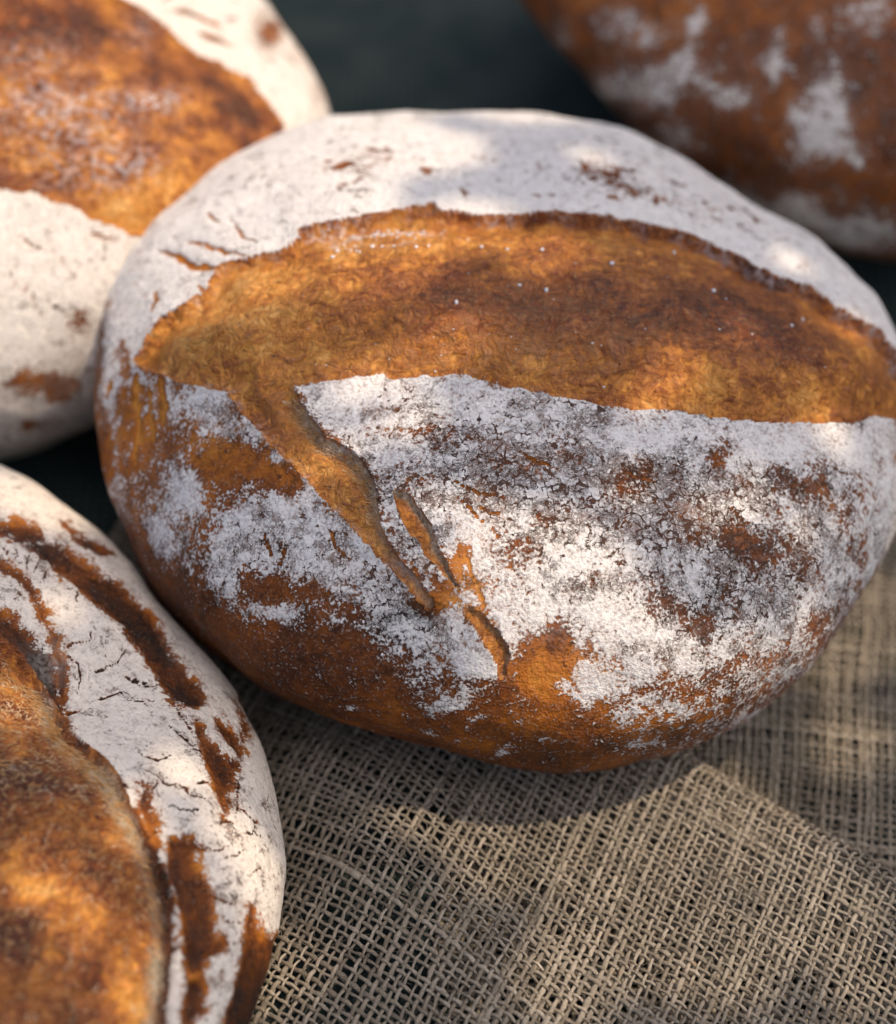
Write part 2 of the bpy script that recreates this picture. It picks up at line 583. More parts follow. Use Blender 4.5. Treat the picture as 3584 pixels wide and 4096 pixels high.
def loaf_objects(root, P, n, q, f, disp, inside, attrs, crust_name='crust', bloom_name='slash_opening'):
    base = np.array(root.location)
    Pd = P + n * disp[:, None]
    low = sstep(P[:, 2], 0.001, 0.012)
    Pd = P + (Pd - P) * low[:, None]
    Pd[:, 2] = np.maximum(Pd[:, 2], 0.0008)
    Pl = Pd - base
    # orientation check: outward faces
    a, b, c = Pl[f[:2000, 0]], Pl[f[:2000, 1]], Pl[f[:2000, 2]]
    fn = np.cross(b - a, c - a)
    if (fn * n[f[:2000, 0]]).sum() < 0:
        f = f[:, ::-1]
    inside = inside.astype(int)
    ff = np.where((inside[f] > 0).sum(1) >= 2, inside[f].max(1), 0)
    out = []
    for nm, sel, mat in ((crust_name, ff == 0, MAT_CRUST), (bloom_name, ff == 1, MAT_BLOOM), ('slit', ff == 2, MAT_BLOOM), ('slit', ff == 3, MAT_BLOOM)):
        fs = f[sel]
        if not len(fs):
            continue
        used, inv = np.unique(fs.ravel(), return_inverse=True)
        me = mesh_from(nm, Pl[used], inv.reshape(-1, 4), mat, {k: v[used] for k, v in attrs.items()})
        out.append(link(nm, me, root))
    return out, Pd

MM = 0.001
# ------------------------------------------------------------------ the large loaf in the middle
OUT_MAIN = [(185,750),(187,640),(205,570),(240,500),(290,440),(350,375),(430,320),(520,275),(620,240),(720,230),(850,225),(960,228),(1100,228),(1180,238),(1260,262),(1330,295),(1400,325),(1450,370),(1520,410),(1600,460),(1660,500),(1710,560),(1760,625),(1800,690),(1825,780),(1830,880),(1815,980),(1790,1060),(1755,1130),(1715,1215),(1675,1275),(1620,1340),(1561,1386),(1500,1440),(1467,1464),(1400,1490),(1330,1512),(1279,1521),(1185,1549),(1138,1558),(1080,1548),(1020,1535),(940,1515),(850,1490),(740,1465),(640,1435),(560,1410),(510,1385),(480,1345),(430,1310),(370,1255),(315,1190),(280,1120),(250,1050),(225,980),(210,900),(195,820)]
SLASH_UP = [(269,717),(297,674),(330,632),(373,613),(416,579),(435,537),(477,518),(558,504),(605,480),(593,463),(667,451),(762,437),(781,428),(847,420),(861,411),(885,425),(950,430),(1044,433),(1110,428),(1176,440),(1279,454),(1354,468),(1420,491),(1505,529),(1552,557),(1608,576),(1664,618),(1744,661),(1792,717),(1835,790)]
SLASH_LO = [(1850,850),(1792,840),(1749,833),(1702,849),(1608,851),(1514,846),(1420,835),(1354,825),(1241,816),(1129,799),(1000,778),(951,766),(928,757),(833,755),(781,756),(759,745),(719,752),(653,764),(624,771),(591,778)]
FLAP = [(591,778),(605,814),(638,856),(657,885),(695,899),(729,932),(752,970),(757,1003),(762,1041),(771,1075),(804,1122),(852,1179),(871,1207)]
SLASH_LEFT = [(861,1226),(833,1193),(800,1155),(762,1117),(729,1079),(672,1022),(648,999),(605,951),(586,928),(544,894),(506,847),(468,804),(461,788),(397,776),(354,762),(273,733)]
SLASH_MAIN = SLASH_UP + SLASH_LO[:-1] + FLAP + SLASH_LEFT
SLIT_A = [(788,985),(814,989),(842,1022),(866,1056),(876,1098),(895,1127),(918,1174),(909,1176),(880,1138),(847,1103),(814,1051),(790,1008)]
SLIT_A_WALL = [(788,985),(814,989),(842,1022),(866,1056),(876,1098),(895,1127),(918,1174)]
SLIT_B = [(933,1212),(966,1226),(994,1262),(1011,1286),(1018,1314),(1011,1356),(997,1358),(985,1314),(961,1276),(940,1240)]
SLIT_B_WALL = [(933,1212),(966,1226),(994,1262),(1011,1286),(1018,1314),(1011,1356)]
CRACKS_MAIN = [([(318,500),(350,506),(378,522),(424,533),(480,520)],7,1.3),([(372,478),(410,484),(446,500),(490,509)],4.5,1.0),
    ([(412,424),(426,436),(433,444)],2.6,.8),([(463,432),(468,448),(484,470),(512,482)],2.6,.8),([(300,620),(312,600),(305,575)],4,.6),
    ([(395,570),(410,582)],3,.6),([(270,745),(266,800),(274,860),(262,930)],6,.7),([(300,760),(296,830),(300,890)],4,.6),([(325,765),(330,800),(322,850)],7,.5),
    ([(222,760),(216,800)],4,.4),([(938,1140),(958,1180),(972,1226)],4,.7),([(930,1110),(945,1150)],5,.4),([(828,1128),(838,1160),(852,1180)],3,.6),
    ([(1040,905),(1075,925),(1110,935)],2.5,.6),([(905,960),(950,985),(1010,1000)],2.6,.6),([(960,1015),(1000,1030)],2.2,.5),([(920,1000),(940,1020),(965,1050)],2.4,.6),
    ([(1250,940),(1280,955),(1320,960)],2.2,.5),([(1460,1010),(1480,1030),(1500,1050)],2.2,.5),
    ([(660,1060),(668,1085),(684,1108)],2.4,.6),([(525,1065),(534,1090),(546,1110)],2.4,.6),([(560,1075),(566,1100),(556,1130)],2.4,.6)]
COV_MAIN = [(300,560,80,70,.8),(360,465,80,70,.8),(470,400,95,80,.8),(600,330,110,80,.8),(800,310,120,90,.8),(1000,320,120,90,.8),(1200,350,120,90,.8),(1400,420,120,80,.8),(1550,500,110,70,.8),(1680,590,90,70,.8),(1770,700,70,70,.9),
    (1215,352,85,32,-.75),(1270,390,60,22,-.5),(700,335,70,26,-.5),(760,310,60,22,-.4),(965,318,40,14,-.6),(870,345,60,16,-.35),(1430,425,60,22,-.5),(1340,395,60,20,-.4),(1500,455,25,20,-.5),(1610,540,22,26,-.4),(1700,640,30,40,-.4),(570,345,60,16,-.3),
    (660,810,60,45,.9),(760,800,90,50,.8),(900,825,90,55,.75),(1050,850,90,55,.7),(1200,870,90,55,.75),(1350,890,100,60,.75),(1500,890,100,50,.7),(1650,900,100,60,.7),(1750,930,70,70,.7),
    (790,920,60,50,.6),(900,940,90,60,.5),(1050,950,90,60,.45),(1200,960,90,60,.45),(1300,1000,90,60,.4),(1400,980,80,60,.45),(1550,1000,90,60,.3),(1680,1010,70,70,.55),
    (830,1060,26,55,1.0),(850,1130,25,50,.8),(930,1080,70,60,.75),(1050,1060,80,50,.55),(1150,1110,55,48,.9),(1300,1120,80,40,.45),(1390,1148,50,42,.95),(1280,1050,50,40,.5),(1560,1150,70,60,.35),(1680,1120,60,70,.5),
    (990,1170,60,50,.7),(1070,1230,60,55,.75),(1245,1235,60,48,.95),(1180,1290,60,40,.5),(1450,1262,34,42,.8),(1370,1300,70,40,.25),(1570,1240,60,50,.35),(1650,1180,60,50,.45),(1030,1290,30,60,.7),
    (1200,1362,72,26,.95),(1150,1400,30,24,.6),(1310,1330,60,30,.35),(1240,1430,40,24,.35),(1330,1415,50,18,.55),(1430,1390,50,25,.2),(1500,1350,60,50,.25),(1500,1440,50,16,.5),(1590,1330,50,30,.3),
    (1500,1085,50,45,-.34),(1535,1150,45,45,-.30),(1400,1060,40,35,-.25),(1340,960,45,30,-.3),(1250,975,45,35,-.4),(1190,1150,36,36,-.5),(1130,1275,60,36,-.45),(1330,1215,45,30,-.4),(1400,1250,34,40,-.45),(1420,1180,30,30,-.3),
    (850,852,60,20,-.35),(930,880,60,22,-.35),(1010,925,50,24,-.35),(1100,880,60,24,-.3),(1080,1050,40,30,-.35),(1160,900,50,20,-.25),(1290,935,50,20,-.35),(1440,920,40,40,-.3),(1570,930,36,50,-.4),(1680,960,30,50,-.35),
    (420,805,55,30,.9),(520,860,30,40,.8),(560,915,22,26,.7),(610,965,24,30,.7),(440,850,50,40,.5),(360,975,32,60,.7),(385,1000,22,30,.4),(315,1060,30,50,.55),(345,1095,24,34,.4),
    (560,1050,90,60,.85),(480,1100,60,70,.6),(640,1080,70,60,.7),(710,1110,70,45,.7),(600,1140,90,45,.4),(540,1222,50,22,.75),(470,1170,36,40,.5),(780,1180,60,45,.75),(730,1050,40,30,.5),(640,1170,50,30,.3),
    (880,1245,50,40,.75),(940,1320,45,40,.7),(830,1290,60,45,.35),(970,1345,36,30,.7),(905,1408,60,18,.75),(660,1252,40,14,.4),(800,1240,60,30,.45),(930,1250,30,40,.5),
    (540,1165,50,26,-.8),(620,1185,26,20,-.5),(470,920,70,45,-.6),(560,965,40,24,-.5),(860,1205,30,20,-.9),(960,1215,30,12,-.4),(1090,1330,45,34,-1.0),(1130,1320,16,26,-.6),(930,1115,16,30,-.7),
    (228,620,22,60,.75),(215,780,30,60,.6),(232,880,22,60,.4),(285,640,45,50,.55),(255,560,40,50,.4),(300,780,14,40,.5),(345,790,14,40,.6),(212,690,26,120,.6),(262,610,50,50,.5),(222,980,20,60,.45),(270,760,30,20,.6),(250,1020,24,50,.4),(1090,1490,22,10,.7),(860,1452,24,9,.6),(1000,1500,26,8,.5),(1040,1440,18,10,.5),(1180,1545,20,6,.7),(1290,1480,24,10,.5),(700,1400,20,8,.4),(960,1450,16,10,.5),(1630,960,30,60,-.5),(1700,1060,24,60,-.4),(1620,1120,26,40,-.4)]
TONE_MAIN = [(640,1330,180,90,.22),(800,1240,70,50,.35),(1120,1340,90,60,-.38),(400,860,130,120,-.15),(250,830,60,130,-.28),(520,930,90,50,-.2),(1240,1450,140,40,-.18),(930,1430,160,40,-.05),(400,1180,120,80,.12),
    (1500,1100,110,110,.06),(1280,960,160,70,.0),(1180,1180,120,110,.08),(1380,1230,110,80,.08),(1000,910,200,60,.0),(1600,1200,100,100,.0),(1150,1500,200,40,.1),(880,1200,60,40,-.25),(940,1140,50,80,-.3),(300,560,120,90,-.2),(600,340,900,90,-.05)]
TONE_BLOOM_MAIN = [(400,660,170,90,-.20),(520,560,150,60,-.18),(800,480,200,45,-.16),(620,780,150,50,-.02),(1000,620,220,80,.30),(1250,660,180,70,.34),(850,610,130,60,.16),(1450,640,130,70,.36),(1560,700,100,70,.34),(1100,760,260,30,.02),(1400,530,160,40,.10),(1420,760,60,34,-.18),(1620,790,40,40,-.18),(1320,805,60,20,-.2),(1700,770,60,60,.12),(640,940,80,90,-.12),(740,1060,60,50,-.05)]  # three paler spots on the right paint sun dapples into the tone

REG_TOP = [(150,760)] + [(x, y + 25) for x, y in SLASH_UP] + [(1900,850),(1950,400),(1400,100),(700,100),(200,300),(100,600)]
REG_TOP = [(262,690)] + REG_TOP[1:-1] + [(205,545),(250,640)]
REG_RIGHT = [(560,765)] + [(x, y - 25) for x, y in SLASH_LO[::-1]][1:] + [(1850,1000),(1790,1110),(1715,1190),(1640,1250),(1560,1300),(1450,1320),(1330,1360),(1260,1390),(1150,1405),(1140,1310),(1100,1290),(1035,1330),(1010,1300),(975,1225),(930,1160),(885,1110),(850,1150),(800,1120),(770,1060),(750,960),(690,890),(640,850),(600,800)]
REG_LOWR = [(1150,1405),(1260,1390),(1330,1360),(1450,1320),(1560,1300),(1640,1250),(1715,1190),(1850,1150),(1800,1300),(1600,1450),(1400,1530),(1280,1560),(1230,1490)]
REG_LEFT = [(350,755),(470,785),(600,940),(770,1110),(870,1220),(960,1240),(990,1350),(870,1430),(760,1330),(700,1240),(560,1240),(420,1180),(290,1100),(250,950),(260,800)]

def crack_fields(q, cracks, wob, least=3.0):
    d = np.zeros(len(q), np.float32); m = np.zeros(len(q), np.float32)
    for pts, w, dep in cracks:
        pts = np.array(pts, float)
        lo, hi = pts.min(0) - 40, pts.max(0) + 40
        s = np.where((q[:, 0] > lo[0]) & (q[:, 0] < hi[0]) & (q[:, 1] > lo[1]) & (q[:, 1] < hi[1]))[0]
        if not len(s):
            continue
        w = max(w, least)
        ds = seg_dist((q + wob)[s].astype(np.float32), pts, False)
        # taper towards both ends
        ends = np.minimum(np.hypot(*(q[s] - pts[0]).T), np.hypot(*(q[s] - pts[-1]).T))
        ww = w * (0.35 + 0.65 * np.clip(ends / (0.35 * np.hypot(*(pts[-1] - pts[0])) + 1), 0, 1))
        g = np.exp(-(ds / ww) ** 2)
        d[s] = np.maximum(d[s], g * dep); m[s] = np.maximum(m[s], np.exp(-(ds / (ww * 0.85)) ** 4))
    return d, m

def build_main():
    L = Loaf((1000, 905), C_MAIN[2], (0.131, 0.128, 0.066, 0.078), R(-8), OUT_MAIN)
    P, n, q, f = L.mesh(670)
    N = len(P)
    w1 = np.stack([pn(P, 260, 3), pn(P, 260, 5)], -1) * 4.5 + np.stack([pn(P, 900, 4), pn(P, 900, 6)], -1) * 2.0
    w2 = np.stack([pn(P, 60, 11), pn(P, 60, 12)], -1) * 22 + np.stack([pn(P, 160, 13), pn(P, 160, 14)], -1) * 12
    qe = q + w1
    sd = sdf(qe, SLASH_MAIN)
    sa, sb = sdf(qe, SLIT_A), sdf(qe, SLIT_B)
    dflap = seg_dist(qe.astype(np.float32), FLAP, False)
    dlow = seg_dist(qe.astype(np.float32), SLASH_LO, False)
    dup = seg_dist(qe.astype(np.float32), SLASH_UP, False)
    wa = seg_dist(qe.astype(np.float32), SLIT_A_WALL, False)
    wb = seg_dist(qe.astype(np.float32), SLIT_B_WALL, False)
    ins = (sd > 0) | (sa > 0) | (sb > 0)
    # relief in millimetres
    lumps = 2.2 * pn(P, 20, 21) + 1.1 * pn(P, 52, 22) + 0.30 * pn(P, 140, 23) + 0.16 * pn(P, 380, 24)
    disp = lumps.copy()
    inn = np.clip(sd, 0, None)
    upstep = 3.2 * np.exp(-dup / 36.0); lostep = 2.8 * np.exp(-dlow / 45.0)
    flapdrop = 3.4 * np.exp(-dflap / 50.0) * sstep(q[:, 1], 775, 850) * (1 - 0.75 * sstep(q[:, 1], 1000, 1200))
    edge = sstep(sd, 0, 7 + 22 * np.exp(-(dflap / 36.0) ** 2))
    body = 5.5 * sstep(inn, 12, 130)
    wr = 0.8 * pn(P, 95, 31) + 0.5 * np.abs(pn(P, 260, 32)) + 0.2 * pn(P, 600, 33)
    groove = 0.9 * np.abs(pn(P * np.array([0.5, 1.3, 1.3]), 120, 34))
    disp += edge * (body - upstep - lostep - flapdrop - 0.3 + wr + groove * sstep(inn, 10, 60) - 0.3)
    outn = np.clip(-sd, 0, None)
    lip = 1.5 * np.exp(-outn / 26.0) * np.exp(-dflap / 25.0) * (sd < 0) + 1.2 * np.exp(-outn / 18.0) * (sd < 0)
    disp += lip
    for s_, w_ in ((sa, wa), (sb, wb)):
        disp -= sstep(s_, 0, 6) * (0.5 + 2.6 * np.exp(-w_ / 16.0))
        disp += 0.7 * np.exp(-np.clip(-s_, 0, None) / 14.0) * (s_ < 0)
    cd, cm = crack_fields(q, CRACKS_MAIN, w1 * 1.4)
    disp -= cd * (sd < 0)
    # stretch wrinkles at the left end
    left = np.exp(-((q[:, 0] - 255) / 60) ** 2 - ((q[:, 1] - 830) / 130) ** 2)
    disp += left * 0.8 * pn(P * np.array([2.2, 1.0, 0.45]), 190, 41)
    qw = q + w2
    top = sdf(qw, REG_TOP); rgt = sdf(qw, REG_RIGHT); lft = sdf(qw, REG_LEFT)
    cov = 0.10 + 1.20 * sstep(top, -14, 14) + 0.60 * sstep(rgt, -20, 26) + 0.22 * sstep(lft, -20, 20) + 0.22 * sstep(sdf(qw, REG_LOWR), -30, 30)
    pos = [b for b in COV_MAIN if b[4] > 0]; neg = [b for b in COV_MAIN if b[4] < 0]
    cov += np.clip(blobs(qw, pos), 0, 1.0) * np.where(rgt > 0, 0.34, np.where(top > 0, 0.0, 0.85))
    cov += np.clip(blobs(qw, neg), -1, 0) * np.where(top > 0, 1.25, np.where(rgt > 0, 0.95, 1.0))
    cov = np.clip(cov, -0.3, 1.35)
    cov += (rgt > 0) * (0.42 * pn(P, 110, 48) + 0.30 * pn(P, 50, 49)) * sstep(q[:, 1], 830, 930)
    cov -= 0.75 * sstep(pn(P, 210, 46) + 0.6 * pn(P, 80, 47) + 0.25 * blobs(q, [(1210,350,200,60,1),(700,330,200,50,1),(1430,420,120,50,1)]), 0.50, 0.85) * (top > 0)
    cov -= cm * 2.2
    cov -= left * 0.25 * (pn(P * np.array([2.2, 1.0, 0.45]), 190, 41) > 0.05)
    tone = np.where(ins, 0.31 + 1.05 * blobs(qw, TONE_BLOOM_MAIN), 0.56 + blobs(qw, TONE_MAIN))
    tone = tone + ins * (0.10 + 0.38 * np.exp(-(dup / 8.0) ** 2) * sstep(q[:, 0], 800, 1150) + 0.2 * np.exp(-(dlow / 7.0) ** 2))
    tone = tone - 0.35 * cm * (~ins)
    crk = 0.1 + blobs(q, [(1000, 930, 330, 150, .75), (1300, 1050, 300, 200, .9), (560, 1100, 200, 120, .75), (800, 1220, 150, 100, .7), (1500, 1200, 200, 200, .6), (450, 830, 120, 80, .5)])
    pale = blobs(q, [(900,720,260,40,.9),(640,800,120,60,.8),(1000,640,200,60,.5),(700,960,60,80,.6),(1250,700,200,60,.35)])
    crk = crk + 0.45 * pn(P, 60, 43) - 0.9 * blobs(qw, [(1150,1110,50,44,1),(1390,1148,46,38,1),(1245,1235,54,42,1),(1070,1230,50,46,1),(1020,1280,30,40,1),(1200,1362,70,26,1),(1310,870,90,34,1),(1560,880,90,30,1),(1230,880,60,26,.6),(960,800,60,22,.6),(1300,1130,60,26,.6),(940,1080,40,50,.7)])
    wall = np.clip(np.exp(-(dflap / 26.0) ** 2) * sstep(q[:, 1], 790, 840) * (1 - 0.5 * sstep(q[:, 1], 1010, 1060)) * (sd > 0)
                   + np.exp(-(wa / 13.0) ** 2) * (sa > 0) + np.exp(-(wb / 10.0) ** 2) * (sb > 0) * .6, 0, 1)
    soft = blobs(q, [(650, 470, 40, 10, .8), (720, 462, 50, 8, .9), (770, 468, 50, 6, .8), (840, 470, 30, 6, .7), (700, 490, 50, 6, .7), (800, 500, 40, 5, .5)]) * (sd > 0)
    soft += 0.75 * np.exp(-inn / 7.0) * (sd > 0) * (0.4 + pn(P, 120, 45)).clip(0, 1)
    soft += 0.35 * blobs(qw, [(1350, 1120, 120, 60, .35), (1180, 1230, 140, 60, .45), (1620, 1080, 120, 160, .35), (1330, 1290, 140, 50, .45), (1000, 1180, 70, 100, .3), (330, 1010, 50, 100, .25), (1700, 1200, 60, 100, .3), (1560, 1320, 100, 60, .3)]) * (sd < 0)
    root = thing('bread_loaf', 'large oval loaf with a wide golden slash and side slits across white floured crust', 'bread', (L.C[0], L.C[1], 0.0), 'round country loaves on burlap')
    parts, Pd = loaf_objects(root, P, n, q, f, disp * MM, np.where(sd > 0, 1, np.where(sa > 0, 2, np.where(sb > 0, 3, 0))), {'cov': cov, 'tone': tone, 'crk': crk, 'wall': wall, 'soft': soft, 'pale': pale, 'warm': 0.3 + 0 * sd})
    # crumbs of flour lying on the golden slash
    rng = random.Random(5)
    fixed = [(1215, 548, 5), (910, 628, 5), (963, 508, 4), (1083, 512, 4), (1040, 587, 3.5), (1090, 595, 5), (1420, 600, 4), (1605, 640, 4), (830, 512, 4), (855, 508, 3), (665, 520, 4), (1180, 703, 2.5), (1015, 512, 3), (1210, 770, 2.5), (870, 735, 2.5), (700, 500, 3), (720, 505, 3), (745, 498, 4), (765, 500, 3), (675, 500, 4), (1570, 670, 4), (1350, 500, 4), (766, 1306, 3), (728, 1246, 3)]
    fixed += [(rng.gauss(740, 70), rng.gauss(470, 14), rng.uniform(1.2, 3)) for _ in range(40)]
    fixed += [(rng.uniform(450, 1650), rng.uniform(540, 760), rng.uniform(0.8, 1.8)) for _ in range(40)]
    flour_lumps(root, P, n, q, Pd, fixed)
    torn_fibres(root, parts[1], P, n, q, Pd, (sd > 2) & (dflap < 34) & (q[:, 1] > 800) & (q[:, 1] < 1050), 260, 4, (0.002, 0.005), lambda c: -0.5)
    return L

def flour_lumps(root, P, n, q, Pd, fixed):
    vv, ff, k = [], [], 0
    rng = np.random.RandomState(3)
    ico = [(0, 0, 1), (.894, 0, .447), (.276, .851, .447), (-.724, .526, .447), (-.724, -.526, .447), (.276, -.851, .447), (.724, .526, -.447), (-.276, .851, -.447), (-.894, 0, -.447), (-.276, -.851, -.447), (.724, -.526, -.447), (0, 0, -1)]
    fi = [(0,1,2),(0,2,3),(0,3,4),(0,4,5),(0,5,1),(1,6,2),(2,7,3),(3,8,4),(4,9,5),(5,10,1),(2,6,7),(3,7,8),(4,8,9),(5,9,10),(1,10,6),(6,11,7),(7,11,8),(8,11,9),(9,11,10),(10,11,6)]
    ico = np.array(ico)
    vis = ((CAM - P) * n).sum(1) > 0
    idx = np.where(vis)[0]
    for x, y, r in fixed:
        i = idx[((q[idx] - (x, y)) ** 2).sum(1).argmin()]
        rad = r * 0.000155
        s = ico * rad * (0.75 + 0.5 * rng.rand(12, 1)) * (1 + 0.4 * (rng.rand(3) - .5))
        vv.append(Pd[i] + n[i] * rad * 0.35 + s - np.array(root.location))
        ff += [(a + k, b + k, c + k) for a, b, c in fi]
        k += 12
    o = link('flour_crumbs', mesh_from('flour_crumbs', np.concatenate(vv), np.array(ff), MAT_FLOUR), root)
    o['kind'] = 'stuff'

def torn_fibres(root, part, P, n, q, Pd, pick, count, seed, length, away=None):
    """fine gluten strands lying on torn bread"""
    rng = np.random.RandomState(seed)
    vis = ((CAM - P) * n).sum(1) > 0
    idx = np.where(vis & pick)[0]
    vv, ff, k = [], [], 0
    m = 8
    tt = np.linspace(0, 1, m)
    base = np.array(root.location)
    from_q = q[idx]
    order = rng.choice(len(idx), count)
    for c in order:
        i = idx[c]
        N = n[i]
        if away is None:
            a = 2.2 * pn(P[i][None], 55, 7)[0] + rng.normal() * 0.5 + 0.6
        else:
            a = away(q[i]) + rng.normal() * 0.3
        d2 = np.array([math.cos(a), -math.sin(a)])
        d = RT * d2[0] - UP * d2[1]
        d = d - N * (d @ N); d /= np.linalg.norm(d) + 1e-9
        s = np.cross(N, d)
        ln = rng.uniform(*length)
        cur = rng.normal() * 0.35 * ln
        path = Pd[i] + d * ((tt - 0.5) * ln)[:, None] + s * (cur * (tt - .5) ** 2 * 2 + 0.0002 * np.sin(tt * rng.uniform(4, 11) + rng.rand() * 6))[:, None] + N * (-0.0002 + np.sin(tt * math.pi) * rng.uniform(0.0002, 0.0007) - 0.4 * ((tt - .5) * ln) ** 2 / 0.06)[:, None]
        r = rng.uniform(0.00009, 0.00019) * np.sin(np.clip(tt * math.pi, 0.25, 2.9))
        for j in range(3):
            an = j * 2.094
            vv.append(path + (s * math.cos(an) + N * math.sin(an)) * r[:, None] - base)
        ix = np.arange(3 * m).reshape(3, m) + k
        for j in range(3):
            A, B = ix[j], ix[(j + 1) % 3]
            ff.append(np.stack([A[:-1], A[1:], B[1:], B[:-1]], -1))
        k += 3 * m
    o = link('torn_fibres', mesh_from('torn_fibres', np.concatenate(vv), np.concatenate(ff), MAT_STRAND), part)
    o['kind'] = 'stuff'

# ------------------------------------------------------------------ the loaf in front on the left
OUT_FRONT = [(0,928),(67,962),(129,1007),(191,1051),(235,1091),(269,1130),(308,1203),(359,1259),(415,1309),(465,1360),(493,1427),(527,1506),(549,1595),(564,1685),(566,1730),(558,1825),(549,1909),(527,1993),(510,2048),(470,2130),(380,2270),(250,2380),(50,2450),(-200,2430),(-430,2310),(-580,2080),(-640,1800),(-610,1500),(-500,1230),(-340,1030),(-180,935),(-80,915)]
def c5(pts): return [(.5607 * x, 900 + .5607 * y) for x, y in pts]
EDGE_FRONT = c5([(-200,480),(-60,560),(0,650),(60,700),(130,790),(190,880),(250,1000),(300,1050),(370,1100),(430,1180),(480,1290),(540,1420),(580,1530),(600,1640),(600,1800),(590,1950),(585,2048),(560,2250),(480,2450)])
BLOOM_FRONT = EDGE_FRONT + [(-150, 2330), (-420, 1950), (-430, 1500), (-300, 1230)]
STREAKS_FRONT = [c5(p) for p in (
    [(-60,250),(0,270),(60,250),(120,262),(170,310),(250,360),(330,420),(430,480),(530,590),(600,690),(690,785),(720,830),(745,880),(700,920),(660,900),(620,885),(540,780),(440,650),(330,545),(280,490),(200,430),(100,345),(0,300),(-60,290)],
    [(230,250),(270,285),(330,330),(400,372),(360,380),(300,350),(260,300)],
    [(-40,380),(0,398),(60,425),(130,490),(175,580),(205,680),(240,780),(250,900),(240,930),(215,840),(190,720),(160,610),(110,510),(50,445),(0,420),(-40,405)],
    [(690,930),(720,1040),(760,1180),(815,1310),(828,1260),(838,1160),(850,1100),(790,1060),(740,1010)],
    [(750,900),(790,940),(845,1010),(870,1060),(868,1105),(840,1060),(790,990)],
    [(855,890),(875,930),(884,1000),(872,1100),(862,1060),(868,960)],
    [(620,1375),(715,1375),(720,1500),(770,1600),(765,1720),(750,1790),(690,1880),(650,1840),(640,1700),(600,1520),(590,1440)],
    [(905,1620),(935,1720),(965,1750),(1010,1700),(1030,1800),(990,2000),(960,2100),(780,2100),(820,1980),(850,1860),(880,1740)],
    [(500,1185),(530,1215),(565,1320),(560,1420),(530,1380),(505,1290)],
    [(740,1780),(780,1740),(800,1760),(760,1810)],
    [(660,1900),(720,1880),(740,1990),(700,2060),(660,2060)],
    [(0,560),(60,590),(120,660),(180,740),(210,820),(245,910),(250,1000),(215,940),(160,850),(90,760),(30,690),(-30,640)])]
SHELF_FRONT = c5([(0,560),(60,600),(120,680),(170,760),(210,850),(245,930)])
CRACKS_FRONT = [(c5(p), w, d) for p, w, d in (
    ([(225,695),(260,690),(330,680)],2,.7),([(320,650),(318,665)],3.5,.7),([(460,705),(440,740),(400,765),(375,785),(350,780),(300,770)],2.0,.8),
    ([(440,810),(500,830),(560,838)],1.8,.7),([(430,860),(480,890),(520,905)],1.6,.5),([(250,912),(285,915)],3.0,1.2),([(330,880),(385,875),(420,865),(450,890)],1.6,.5),
    ([(600,980),(640,1010),(700,1060),(720,1080)],1.8,.6),([(500,1070),(560,1100),(620,1085)],1.8,.6),([(540,1150),(600,1185),(660,1200)],2.0,.6),([(640,1190),(690,1230),(740,1250)],2,.6),
    ([(430,1185),(460,1200)],2,.6),([(600,1260),(680,1275),(740,1290)],1.6,.5),([(760,1330),(800,1320),(850,1330)],1.8,.5),([(720,1415),(780,1420),(830,1405)],2,.6),([(800,1450),(850,1440),(880,1420)],2.2,.6),
    ([(850,1190),(860,1240),(850,1310)],2,.6),([(860,1270),(900,1300),(930,1330)],1.8,.5),([(860,1500),(900,1510),(940,1490)],1.8,.5),([(780,1600),(820,1620),(870,1580)],2.2,.7),([(790,1660),(830,1690),(860,1680)],2.2,.7),
    ([(880,1370),(920,1350),(950,1370)],1.6,.4),([(700,1640),(760,1620)],1.8,.5),([(280,500),(270,540)],1.6,.4),([(110,370),(90,420)],2,.7),([(140,400),(120,430)],2,.7),([(170,430),(150,470)],2,.6),([(30,360),(25,385)],2,.6),([(60,362),(52,390)],2,.6),
    ([(240,730),(280,770),(290,830),(280,870)],1.6,.4),([(560,1170),(545,1230)],1.4,.4),([(620,900),(660,960),(690,1010)],1.6,.5),([(700,1180),(760,1190)],1.6,.5))]

